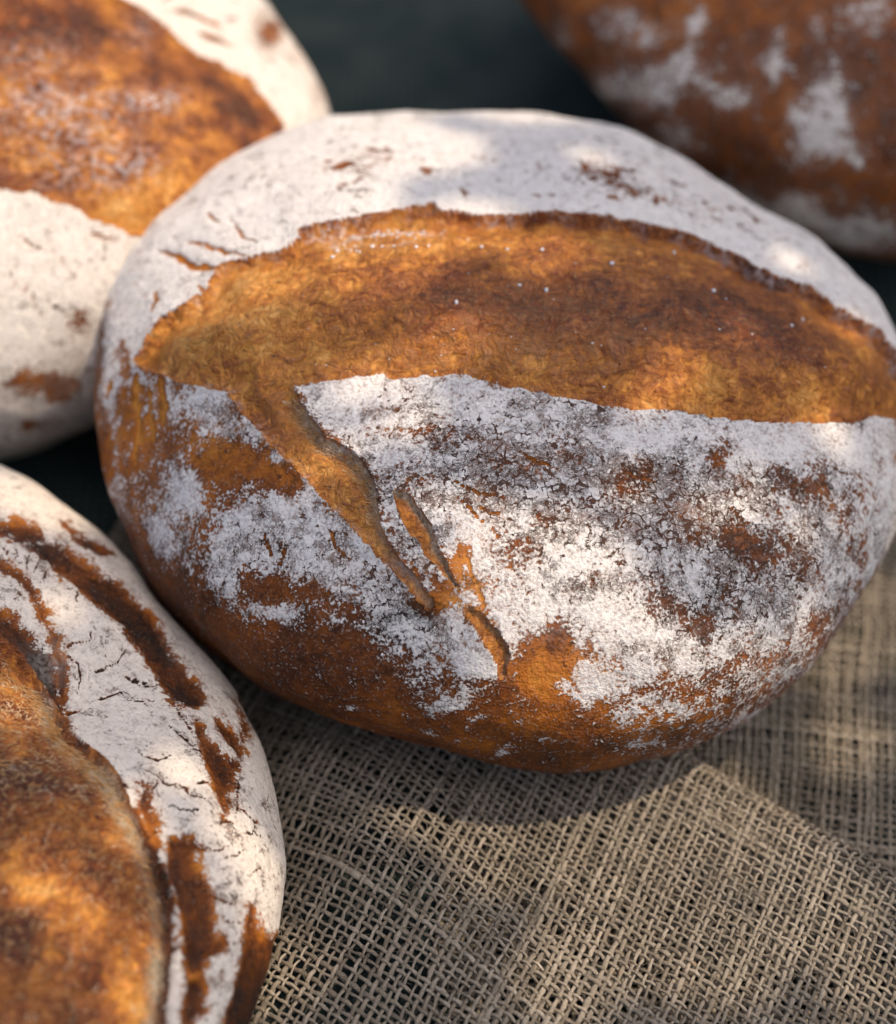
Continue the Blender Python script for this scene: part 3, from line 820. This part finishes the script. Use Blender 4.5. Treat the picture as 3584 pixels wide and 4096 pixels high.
def build_front():
    L = Loaf((-30, 1690), 0.043, (0.098, 0.145, 0.050, 0.066), R(6), OUT_FRONT)
    P, n, q, f = L.mesh(530)
    w1 = np.stack([pn(P, 240, 53), pn(P, 240, 55)], -1) * 4 + np.stack([pn(P, 800, 54), pn(P, 800, 56)], -1) * 2.2
    w2 = np.stack([pn(P, 60, 61), pn(P, 60, 62)], -1) * 14 + np.stack([pn(P, 170, 63), pn(P, 170, 64)], -1) * 8
    qe = (q + w1).astype(np.float32)
    sd = sdf(qe, BLOOM_FRONT)
    de = seg_dist(qe, EDGE_FRONT, False)
    ins = sd > 0
    disp = 1.9 * pn(P, 24, 71) + 1.0 * pn(P, 60, 72) + 0.22 * pn(P, 150, 73) + 0.08 * pn(P, 420, 74)
    inn = np.clip(sd, 0, None); outn = np.clip(-sd, 0, None)
    wr = 1.3 * pn(P, 75, 75) + 0.65 * np.abs(pn(P, 210, 76)) + 0.45 * np.abs(pn(P, 420, 77)) + 0.22 * pn(P, 900, 78)
    disp += sstep(sd, 0, 9) * (3.0 * sstep(inn, 20, 160) - 3.6 * np.exp(-de / 30.0) + wr * sstep(inn, 5, 50))
    disp += 1.3 * np.exp(-outn / 22.0) * (sd < 0)
    disp -= 2.2 * np.exp(-((de - 3) / 5.0) ** 2) * sstep(q[:, 1], 1560, 1700)
    dsh = seg_dist(qe, SHELF_FRONT, False)
    disp -= 1.6 * np.exp(-(dsh / 14.0) ** 2) * (sd < 0)
    fold = seg_dist(qe, c5([(560, 1440), (590, 1530), (615, 1620), (640, 1720), (640, 1900), (630, 2050)]), False)
    disp += 1.3 * np.exp(-(fold / 9.0) ** 2) * (sd < 0)
    cd, cm = crack_fields(q, CRACKS_FRONT, w1 * 1.6, 2.2)
    disp -= cd * (sd < 0)
    qs = (q + w1 * 1.5 + w2 * 0.35).astype(np.float32)
    st = np.full(len(q), -1e3, np.float32)
    for s in STREAKS_FRONT:
        st = np.maximum(st, sdf(qs, s))
    disp -= 1.2 * sstep(st, -6, 12) * (sd < 0)
    cov = 1.38 - 1.55 * sstep(st + 8 * pn(P, 200, 80) + 7 * pn(P, 500, 81), -28, 18)
    cov += blobs(q + w2, [(420, 1420, 16, 22, .7), (25, 1065, 14, 9, .7), (60, 1080, 40, 10, .5), (370, 1930, 60, 80, -.2), (30, 1030, 60, 40, -.25), (500, 1900, 60, 80, -.35), (330, 1640, 20, 60, -.2)])
    cov -= cm * 1.75
    cov = np.clip(cov, -0.3, 1.38)
    tone = np.where(ins, 0.58 + 0.36 * pn(P, 55, 83) + 0.30 * pn(P, 130, 84) + blobs(q + w2, [(60, 1560, 110, 90, .32), (100, 1720, 120, 80, .08), (60, 1790, 60, 30, -.25), (260, 1640, 60, 60, -.16), (170, 1830, 70, 60, -.18), (30, 1850, 60, 90, .3), (130, 1930, 120, 60, .14), (40, 1380, 60, 60, -.06), (280, 1900, 40, 120, -.12), (250, 1780, 60, 60, .06)]),
                    0.74 + blobs(q + w2, [(400, 1730, 40, 40, -.4), (380, 1850, 60, 60, -.22), (440, 1560, 30, 60, -.18), (520, 1900, 60, 90, -.1), (10, 1040, 60, 40, -.2), (120, 1250, 30, 120, -.3), (300, 1640, 26, 50, -.3), (95, 1330, 50, 50, .25)]))
    tone = np.where(ins, tone, tone - 0.30 + 0.42 * sstep(st + 4 * pn(P, 300, 82), -4, 16))
    tone = tone + 0.55 * cm * (st < -4) * (~ins)
    tone = tone + 0.5 * np.exp(-((de - 3) / 6.0) ** 2) * sstep(q[:, 1], 1560, 1700)  # shade in the edge groove also painted into the tone
    cov = cov - 1.2 * np.exp(-(outn / 7.0) ** 2) * sstep(q[:, 1], 1560, 1700)
    crk = 0.20 + blobs(q, [(450, 1700, 130, 160, .12), (430, 1950, 120, 80, .35), (40, 1110, 80, 40, .3)])
    frag = 0.62 + 0.38 * np.sin(de * 0.0 + 0.5 + 6 * pn(P, 40, 79))
    wall = 1.4 * np.exp(-((de - 20) / 20.0) ** 2) * (sd > 0) * sstep(q[:, 1], 1340, 1420) * frag
    soft = np.zeros(len(q))
    soft += blobs(q + w2, [(390, 1130, 60, 70, .0), (450, 1330, 30, 60, .3), (390, 1260, 40, 50, .35), (95, 1320, 40, 40, .3)]) * (sd < 0)
    soft *= (sd < 0)
    root = thing('bread_loaf', 'loaf with smooth cream crust, long curved brown streaks and a rough fibrous amber burst', 'bread', (L.C[0], L.C[1], 0.0), 'round country loaves on burlap')
    parts, Pd = loaf_objects(root, P, n, q, f, disp * MM, ins, {'cov': cov, 'tone': tone, 'crk': crk, 'wall': wall, 'soft': soft, 'warm': 0.9 + 0 * sd})
    inframe = (q[:, 0] > -60) & (q[:, 1] < 2120)
    torn_fibres(root, parts[1], P, n, q, Pd, (sd > 30) & inframe, 1500, 8, (0.0012, 0.0042))
    torn_fibres(root, parts[1], P, n, q, Pd, (sd > 4) & (sd < 46) & inframe & (wall > 0.2), 700, 9, (0.003, 0.006), lambda c: -0.35 - 0.5 * (c[1] - 1450) / 500)
    return L

# ------------------------------------------------------------------ the two loaves behind
OUT_BACKL = [(527,0),(576,63),(615,122),(644,181),(664,239),(672,330),(655,440),(610,540),(540,630),(440,715),(330,785),(220,838),(130,880),(40,915),(-60,925),(-250,880),(-440,740),(-560,520),(-600,300),(-560,60),(-440,-130),(-250,-250),(0,-290),(250,-230),(420,-110)]
BLOOM_BACKL = [(-500,-60),(-200,-120),(100,-80),(249,0),(293,29),(351,68),(381,107),(439,132),(488,161),(532,210),(561,254),(580,300),(560,360),(470,430),(380,470),(254,472),(220,449),(146,415),(73,390),(0,376),(-150,360),(-400,280)]

def build_back_left():
    L = Loaf((40, 330), 0.058, (0.125, 0.118, 0.064, 0.078), R(15), OUT_BACKL)
    P, n, q, f = L.mesh(330)
    w1 = np.stack([pn(P, 130, 83), pn(P, 130, 85)], -1) * 9
    w2 = np.stack([pn(P, 60, 91), pn(P, 60, 92)], -1) * 18 + np.stack([pn(P, 160, 93), pn(P, 160, 94)], -1) * 10
    qe = (q + w1).astype(np.float32)
    sd = sdf(qe, BLOOM_BACKL)
    inn = np.clip(sd, 0, None); outn = np.clip(-sd, 0, None)
    disp = 1.4 * pn(P, 22, 95) + 0.6 * pn(P, 60, 96) + 0.25 * pn(P, 160, 97)
    disp += sstep(sd, 0, 12) * (2.6 * sstep(inn, 20, 140) - 1.6 * np.exp(-inn / 40.0) + 0.7 * pn(P, 120, 98) + 0.5 * np.abs(pn(P, 300, 99)))
    disp += 0.9 * np.exp(-outn / 24.0) * (sd < 0)
    cr = [([(40,470),(65,485),(90,500)],5,.9),([(120,520),(160,560)],3,.4),([(20,560),(60,590),(90,640)],3,.4),([(340,15),(400,30),(440,50)],7,.8),([(400,60),(440,80),(465,95)],7,.8),([(330,0),(350,-10)],6,.6),([(170,450),(200,470),(225,480)],4,.5)]
    cd, cm = crack_fields(q, cr, w1 * .7)
    disp -= cd * (sd < 0)
    cov = 1.35 + 1.25 * blobs(q + w2, [(40,758,50,30,-.8),(95,765,40,26,-.6),(155,640,34,34,-.9),(130,775,38,34,-.9),(60,850,60,30,-.8),(200,470,60,14,-.5),(540,60,40,50,-.9),(640,190,16,40,-.6),(600,110,24,40,-.5),(430,70,50,20,-.4),(170,720,60,60,-.35)])
    cov = np.clip(cov - 1.2 * cm, -0.3, 1.35)
    ins = sd > 0
    tone = np.where(ins, 0.58 + 0.36 * pn(P, 55, 83) + 0.30 * pn(P, 130, 84) + blobs(q + w2, [(470, 210, 90, 80, .34), (330, 110, 130, 60, .12), (100, 60, 150, 80, .22), (150, 230, 120, 50, .08), (250, 420, 140, 50, -.22), (60, 330, 100, 50, -.14), (520, 240, 24, 60, -.08), (400, 90, 60, 24, -.16), (60, 370, 40, 22, .2)]), 0.5 + 0 * sd)
    soft = blobs(q + w2, [(305, 208, 46, 18, 1.0), (60, 130, 90, 40, .25), (150, 250, 120, 60, .45), (90, 210, 90, 40, .4), (260, 330, 60, 30, .5), (270, 70, 30, 30, .35), (150, 340, 90, 40, .35)]) * ins
    soft += 0.3 * (~ins) * np.exp(-((q[:, 0] - 160) / 80) ** 2 - ((q[:, 1] - 740) / 90) ** 2)
    zero = np.zeros(len(q))
    root = thing('bread_loaf', 'sunlit pale loaf with a broad flour-dusted orange opening, just behind the large loaf', 'bread', (L.C[0], L.C[1], 0.0), 'round country loaves on burlap')
    loaf_objects(root, P, n, q, f, disp * MM, ins, {'cov': cov, 'tone': tone, 'crk': zero + .05, 'wall': zero, 'soft': soft, 'warm': zero + 0.8})
    return L

OUT_BACKR = [(1040,0),(1100,80),(1200,190),(1300,290),(1400,355),(1500,430),(1640,490),(1792,525),(1950,520),(2150,440),(2290,290),(2360,100),(2360,-100),(2280,-290),(2090,-430),(1850,-480),(1500,-450),(1200,-330),(1040,-180),(1010,-80)]

def build_back_right():
    L = Loaf((1700, 10), 0.058, (0.138, 0.125, 0.062, 0.078), R(-20), OUT_BACKR)
    P, n, q, f = L.mesh(300)
    w2 = np.stack([pn(P, 60, 111), pn(P, 60, 112)], -1) * 26 + np.stack([pn(P, 160, 113), pn(P, 160, 114)], -1) * 14
    disp = 1.5 * pn(P, 22, 115) + 0.6 * pn(P, 60, 116) + 0.25 * pn(P, 160, 117)
    cov = 0.10 + 0.10 * pn(P, 40, 118) + blobs(q + w2, [(1660,190,34,60,.9),(1620,260,50,50,.9),(1670,290,40,34,.8),(1540,130,26,34,.8),(1390,50,26,26,.8),(1380,100,14,40,.5),(1300,60,40,30,.6),(1240,40,40,40,.5),(1360,150,60,34,.7),(1310,190,50,30,.5),(1460,195,40,24,.7),(1250,150,40,40,.4),(1740,30,40,40,.6),(1640,60,20,30,.4),(1200,190,50,40,.6),(1320,300,70,36,.5),(1460,400,70,30,.6),(1560,420,60,28,.6),(1640,440,80,34,.8),(1740,470,80,36,.8),(1700,330,20,16,.4),(1120,70,30,40,.4),(1560,60,20,16,.4)])
    soft = 0.45 * np.clip(cov - 0.1, 0, 1)
    cov = np.clip(cov * 0.85, -.3, 0.85)
    tone = 0.56 + blobs(q + w2, [(1700,150,120,120,.12),(1350,0,120,60,-.12),(1300,230,120,50,.08),(1500,330,150,50,.1)])
    zero = np.zeros(len(q))
    root = thing('bread_loaf', 'dark brown unslashed loaf with scattered grey flour patches, behind the large loaf in shade', 'bread', (L.C[0], L.C[1], 0.0), 'round country loaves on burlap')
    loaf_objects(root, P, n, q, f, disp * MM, np.zeros(len(q), bool), {'cov': cov, 'tone': tone, 'crk': zero, 'wall': zero, 'soft': soft, 'warm': zero + 0.7})
    return L

L_MAIN = build_main()
L_FRONT = build_front()
L_BACKL = build_back_left()
L_BACKR = build_back_right()

# ------------------------------------------------------------------ burlap: every yarn woven over and under
def yarn_mesh(path, side, nrm, w, h, twist=0.0, ply_at=0.75):
    """flat oval tube along path"""
    k = 5
    a = np.arange(k) / k * 2 * math.pi
    ply = 1 + twist * np.cos(2 * (a[None, :] - ply_at * np.arange(len(path))[:, None]))[:, :, None]
    V_ = (path[:, None, :] + side[:, None, :] * (np.cos(a)[None, :, None] * w[:, None, None]) * ply
          + nrm[:, None, :] * (np.sin(a)[None, :, None] * h[:, None, None]) * ply)
    m = len(path)
    idx = np.arange(m * k).reshape(m, k)
    f = np.stack([idx[:-1], np.roll(idx, -1, 1)[:-1], np.roll(idx, -1, 1)[1:], idx[1:]], -1).reshape(-1, 4)
    return V_.reshape(-1, 3), f

def weave(root, surf, us, vs, pitch, keep, seed, spc=3):
    """surf(u,v)->(P,N); yarns at every u in us along v and at every v in vs along u"""
    rng = np.random.RandomState(seed)
    amp = pitch * 0.17
    for fam, (lines, run) in enumerate(((us, vs), (vs, us))):
        t = np.arange(run[0] - pitch / 2, run[-1] + pitch / 2, pitch / spc)
        for i, c in enumerate(lines):
            j1 = rng.rand() * 100
            tt = np.stack([t, np.full_like(t, j1), np.full_like(t, seed)], -1)
            cc = c + pitch * (0.26 * pn(tt, 45, 1) + 0.15 * pn(tt, 160, 2)) + pitch * 0.11 * rng.randn()
            uv = (cc, t) if fam == 0 else (t, cc)
            P, N = surf(*uv)
            ph = (t - run[0]) / pitch + i + fam
            P = P + N * (amp * np.cos(math.pi * ph))[:, None]
            ok = keep(P)
            if ok.sum() < 6:
                continue
            T = np.gradient(P, axis=0); T /= np.linalg.norm(T, axis=1)[:, None]
            S = np.cross(N, T); S /= np.linalg.norm(S, axis=1)[:, None]
            NN = np.cross(T, S)
            thick = rng.uniform(0.72, 1.28) * (1 + 0.30 * pn(tt, 90, 3) + 0.20 * pn(tt, 420, 4))
            slub = 1 + 1.1 * np.clip(pn(tt, 38, 5) - 0.35, 0, 1)
            w = pitch * (0.26 if fam == 0 else 0.235) * thick * slub
            h = pitch * 0.17 * thick
            # the ends that lie wholly under a loaf are left off
            e = np.flatnonzero(ok)
            a, b = e[0], e[-1] + 1
            x, y = yarn_mesh(P[a:b], S[a:b], NN[a:b], w[a:b], h[a:b], 0.20, rng.uniform(0.6, 0.9))
            nm = 'warp_yarn' if fam == 0 else 'weft_yarn'
            link(nm, mesh_from(nm, x, y, MAT_YARN), root)

def inside_foot(P, L, s):
    cy, sy = math.cos(L.yaw), math.sin(L.yaw)
    d = P - L.C
    x = d[:, 0] * cy + d[:, 1] * sy; y = -d[:, 0] * sy + d[:, 1] * cy
    return (x / (L.ax[0] * s)) ** 2 + (y / (L.ax[1] * s)) ** 2 < 1

def stray_fibres(root, surf, ur, vr, count, seed):
    rng = np.random.RandomState(seed)
    vv, ff, k = [], [], 0
    for _ in range(count):
        u, v = rng.uniform(*ur), rng.uniform(*vr)
        P, N = surf(np.array([u]), np.array([v]))
        P, N = P[0], N[0]
        d = rng.normal(size=3); d -= N * (d @ N); d /= np.linalg.norm(d)
        s = np.cross(N, d)
        ln = rng.uniform(0.003, 0.010); m = 9
        tt = np.linspace(0, 1, m)
        lift = rng.uniform(0.0004, 0.0022); curl = rng.uniform(-0.5, 0.5) * ln
        path = P + N * 0.0008 + d * (tt * ln)[:, None] + N * (np.sin(tt * math.pi * rng.uniform(.6, 1.2)) * lift)[:, None] + s * (curl * tt ** 2 + 0.0004 * np.sin(tt * rng.uniform(3, 9)))[:, None]
        r = rng.uniform(0.00005, 0.00010)
        for j in range(3):
            a = j * 2.094
            vv.append(path + (s * math.cos(a) + N * math.sin(a)) * r)
        idx = np.arange(3 * m).reshape(3, m) + k
        for j in range(3):
            A, B = idx[j], idx[(j + 1) % 3]
            ff.append(np.stack([A[:-1], A[1:], B[1:], B[:-1]], -1))
        k += 3 * m
    o = link('stray_fibres', mesh_from('stray_fibres', np.concatenate(vv), np.concatenate(ff), MAT_YARN), root)
    o['kind'] = 'stuff'
    o.matrix_parent_inverse = Matrix.Translation(-root.location)

PITCH = 0.00255
def uv_frame(surf0):
    def f(u, v):
        e = 0.0006
        P = surf0(u, v)
        N = np.cross(surf0(u + e, v) - surf0(u - e, v), surf0(u, v + e) - surf0(u, v - e))
        N /= np.linalg.norm(N, axis=1)[:, None]
        N *= np.sign(N[:, 2:3] + 1e-9) if False else 1
        return P, N
    return f

# lower sheet that the large loaf rests on
ROT_B = R(-8)
def sheet_low(u, v):
    x = u * math.cos(ROT_B) - v * math.sin(ROT_B); y = u * math.sin(ROT_B) + v * math.cos(ROT_B)
    Q = np.stack([x, y, np.zeros_like(x)], -1)
    return np.stack([x + 0.002 * pn(Q, 20, 1), y + 0.002 * pn(Q, 20, 2), -0.0010 + 0.0012 * pn(Q, 26, 3) * sstep(np.hypot(x, y), .1, .14)], -1)
low = thing('burlap_cloth', 'flat sheet of tan burlap lying under the large loaf, behind the folded edge', 'cloth', (0, 0, 0), 'tan burlap under the loaves')
weave(low, uv_frame(sheet_low), np.arange(0.0, 0.215, PITCH), np.arange(-0.17, 0.085, PITCH), PITCH,
      lambda P: ~inside_foot(P, L_MAIN, 0.66), 11)

# upper sheet in front, with a raised edge that rolls under
E0 = on_plane(1290, 1478, 0.024); E1 = on_plane(1800, 1795, 0.024)
DU = (E1 - E0) / np.linalg.norm(E1 - E0)
DV = np.array([math.cos(R(64)), math.sin(R(64)), 0.0])
ROLL = 0.0075
def sheet_up(u, v):
    """u along the folded edge, v towards the back; v>0 rolls down and under"""
    vv = np.minimum(v, 0.0)
    base = E0 + u[:, None] * DU + vv[:, None] * DV
    Q = base.copy(); Q[:, 2] = 0
    bend = 0.004 * pn(Q, 9, 4)
    base = base + np.stack([bend, 0.006 * pn(Q, 8, 5), 0 * bend], -1)
    hgt = 0.0235 + 0.0045 * pn(Q, 14, 6) + 0.0016 * pn(Q, 34, 7)
    hgt = hgt + 0.006 * np.exp(-((u - 0.02) / 0.10) ** 2) * sstep(-v, 0.015, 0.09) 
    hgt = hgt - 0.019 * sstep(-u, 0.045, 0.13)
    hgt = hgt + 0.006 * np.exp(-((v + 0.115 + 0.5 * u) / 0.025) ** 2)
    a = np.clip(v, 0, None) / ROLL
    aa = np.minimum(a, math.pi * 0.85)
    rest = np.clip(a - math.pi * 0.85, 0, None) * ROLL
    edge = np.array([-DU[1], DU[0], 0.0])
    P = base + edge * (np.sin(aa) * ROLL - rest * 0.9)[:, None]
    P[:, 2] = np.maximum(hgt - (1 - np.cos(aa)) * ROLL - rest * 0.4, 0.001)
    return P
up = thing('burlap_cloth', 'open-weave tan burlap in raised folds before the large loaf, its edge rolled under', 'cloth', (E0[0], E0[1], 0.0), 'tan burlap under the loaves')
def keep_up(P):
    return ~inside_foot(P, L_MAIN, 0.70) & ~inside_foot(P, L_FRONT, 0.62) & (P[:, 0] > -0.17) & (P[:, 1] > -0.275)
def local(surf):
    g = uv_frame(surf)
    def f(u, v):
        P, N = g(u, v)
        return P, N
    return f
weave(up, local(sheet_up), np.arange(-0.20, 0.16, PITCH), np.arange(-0.24, 0.022, PITCH), PITCH, keep_up, 23)
for c in up.children:
    c.matrix_parent_inverse = Matrix.Translation(-up.location)
stray_fibres(up, local(sheet_up), (-0.12, 0.12), (-0.2, 0.0), 2300, 5)

# ------------------------------------------------------------------ unseen branch added overhead, its leaves set to dapple the sun
LIT = [  # (traced x, y, height above the cloth, radius in m) of what the sun reaches
    (60, 560, .09, .050), (200, 420, .09, .045), (420, 200, .09, .055), (250, 200, .11, .05), (60, 250, .11, .05), (60, 700, .07, .03), (500, 60, .08, .045), (-60,450,.1,.05),
    (360, 540, .07, .022), (480, 420, .075, .024), (620, 350, .08, .022), (420, 660, .09, .024), (560, 560, .1, .022), (300, 470, .06, .02), (800, 290, .07, .02), (740, 420, .09, .02), (720, 600, .11, .016), (900, 540, .11, .012), (980, 320, .08, .014), (880, 700, .12, .008), (1090, 560, .115, .006),
    (1425, 750, .10, .004), (1615, 790, .07, .004), (1320, 800, .11, .004), (1160, 1100, .085, .004), (1390, 1150, .07, .004), (1245, 1240, .06, .004), (1450, 1265, .05, .003),
    (1230, 890, .10, .003), (1540, 1010, .07, .003), (1730, 690, .06, .003), (1540, 600, .09, .003), (1120, 400, .10, .003), (700, 850, .1, .003), (560, 1080, .08, .004), (760, 1160, .08, .003),
    (120, 1200, .08, .003), (360, 1580, .07, .004), (440, 1690, .06, .005), (500, 1820, .05, .010), (90, 1790, .09, .008), (170, 1850, .09, .006), (270, 1660, .085, .006), (60, 1040, .06, .014), (540, 1900, .04, .014), (30, 1420, .09, .006), (250, 2000, .08, .006),
(640, 900, .09, .007), (720, 1010, .08, .005),
    (1020, 1640, .02, .020), (1150, 1720, .02, .016), (1330, 1620, .02, .016), (1480, 1700, .02, .014), (1500, 1540, .018, .012), (1260, 1860, .025, .018), (1400, 1940, .02, .014), (1640, 1850, .02, .014), (1660, 1300, 0, .014), (1740, 1230, 0, .014), (840, 1540, .015, .014), (700, 1510, .01, .010), (1100, 1990, .02, .012), (1700, 1480, 0, .010), (960, 1760, .02, .010), (780, 1700, .01, .008), (1720, 1990, .02, .010)]

def leaf_mesh():
    pts = [(0, 0), (.18, .16), (.42, .25), (.66, .2), (.85, .09), (1, 0)]
    v = [(x, 0, 0.10 * math.sin(x * math.pi)) for x, _ in pts]
    v += [(x, y, 0.10 * math.sin(x * math.pi) + .25 * y) for x, y in pts[1:-1]]
    v += [(x, -y, 0.10 * math.sin(x * math.pi) + .25 * y) for x, y in pts[1:-1]]
    f = []
    for s in (6, 10):
        f += [(0, 1, s, s), (1, 2, s + 1, s), (2, 3, s + 2, s + 1), (3, 4, s + 3, s + 2), (4, 5, 5, s + 3)]
    me = bpy.data.meshes.new('shade_leaf')
    me.from_pydata(v, [], [tuple(dict.fromkeys(q)) for q in f])
    me.materials.append(MAT_LEAF)
    return me

def tube(pts, r0, r1, k=7):
    pts = np.array(pts, float)
    T = np.gradient(pts, axis=0); T /= np.linalg.norm(T, axis=1)[:, None]
    S = np.cross(T, (0.3, 0.2, 0.93)); S /= np.linalg.norm(S, axis=1)[:, None]
    return yarn_mesh(pts, S, np.cross(S, T), np.linspace(r0, r1, len(pts)), np.linspace(r0, r1, len(pts)))

def build_shade_branch():
    rng = np.random.RandomState(12)
    s1 = np.cross(TO_SUN, (0, 0, 1)); s1 /= np.linalg.norm(s1)
    s2 = np.cross(TO_SUN, s1)
    lit = []
    for x, y, h, r in LIT:
        p = on_plane(x, y, h)
        lit.append((p @ s1, p @ s2, r))
    lit = np.array(lit)
    lo = np.array([-0.30, -0.30]); hi = np.array([0.42, 0.36])
    mid = TO_SUN * 1.35
    me = leaf_mesh()
    root = thing('added_shade_branch', 'unseen leafy branch added high above the bread to dapple the sun', 'branch', tuple(mid + TO_SUN * 0.1))
    base = np.array(root.location)
    far = on_plane(1650, 150, 0.1)
    fa, fb = far @ s1, far @ s2
    fl = math.hypot(fa, fb)
    trunk = [mid + (s1 * fa + s2 * fb) * (1 + a / fl) + TO_SUN * (0.12 + .02 * math.sin(a * 9)) for a in np.linspace(0.0, 0.9, 24)]
    v, f = tube(trunk, 0.006, 0.02)
    link('shade_limb', mesh_from('shade_limb', v - base, f, MAT_BARK), root)
    mats = []
    gx = np.linspace(-0.40, 0.42, 411); gy = np.linspace(-0.40, 0.40, 401)
    seen = np.zeros((411, 401), np.int16)
    for tries in range(60000):
        if len(mats) >= 3600:
            break
        a, b = rng.uniform(-0.40, 0.42), rng.uniform(-0.40, 0.40)
        ia, ib = int((a + 0.40) / 0.002), int((b + 0.40) / 0.002)
        if seen[ia, ib] > 1:
            continue
        size = rng.uniform(0.05, 0.11) if tries < 5000 else rng.uniform(0.028, 0.05) if tries < 14000 else rng.uniform(0.012, 0.028)
        ang = rng.uniform(0, 2 * math.pi)
        dx, dy = lit[:, 0] - a, lit[:, 1] - b
        lx = dx * math.cos(ang) + dy * math.sin(ang); ly = -dx * math.sin(ang) + dy * math.cos(ang)
        if ((lx / (0.5 * size + lit[:, 2])) ** 2 + (ly / (0.24 * size + lit[:, 2])) ** 2 < 1).any():
            continue
        k = int(size * 260) + 1
        xa, xb, ya, yb = max(ia - k, 0), ia + k + 1, max(ib - k, 0), ib + k + 1
        GX, GY = np.meshgrid(gx[xa:xb] - a, gy[ya:yb] - b, indexing='ij')
        ex = GX * math.cos(ang) + GY * math.sin(ang); ey = -GX * math.sin(ang) + GY * math.cos(ang)
        seen[xa:xb, ya:yb] += ((ex / (0.46 * size)) ** 2 + (ey / (0.22 * size)) ** 2 < 1)
        x = s1 * math.cos(ang) + s2 * math.sin(ang) + TO_SUN * rng.uniform(-.2, .2)
        x /= np.linalg.norm(x)
        z = TO_SUN + rng.normal(size=3) * 0.15; z -= x * (z @ x); z /= np.linalg.norm(z)
        y = np.cross(z, x)
        c = s1 * a + s2 * b + TO_SUN * (1.35 + rng.uniform(-.05, .05)) - x * size * 0.5 - base
        mats.append((size, np.array([(x[i] * size, y[i] * size, z[i] * size, c[i]) for i in range(3)] + [(0, 0, 0, 1)])))
    mats.sort(key=lambda s: -s[0])
    for size, M in mats[:300]:
        o = link('shade_leaf', me, root)
        o.matrix_local = Matrix(M.tolist())
    lv = np.array([v.co for v in me.vertices]); lt = []
    for poly in me.polygons:
        w = list(poly.vertices)
        lt += [(w[0], w[i], w[i + 1]) for i in range(1, len(w) - 1)]
    lt = np.array(lt)
    rest = mats[300:]
    if rest:
        vv = np.concatenate([lv @ M[:3, :3].T + M[:3, 3] for _, M in rest])
        ff = np.concatenate([lt + i * len(lv) for i in range(len(rest))])
        o = link('small_shade_leaves', mesh_from('small_shade_leaves', vv, ff, MAT_LEAF), root)
        o['kind'] = 'stuff'
build_shade_branch()
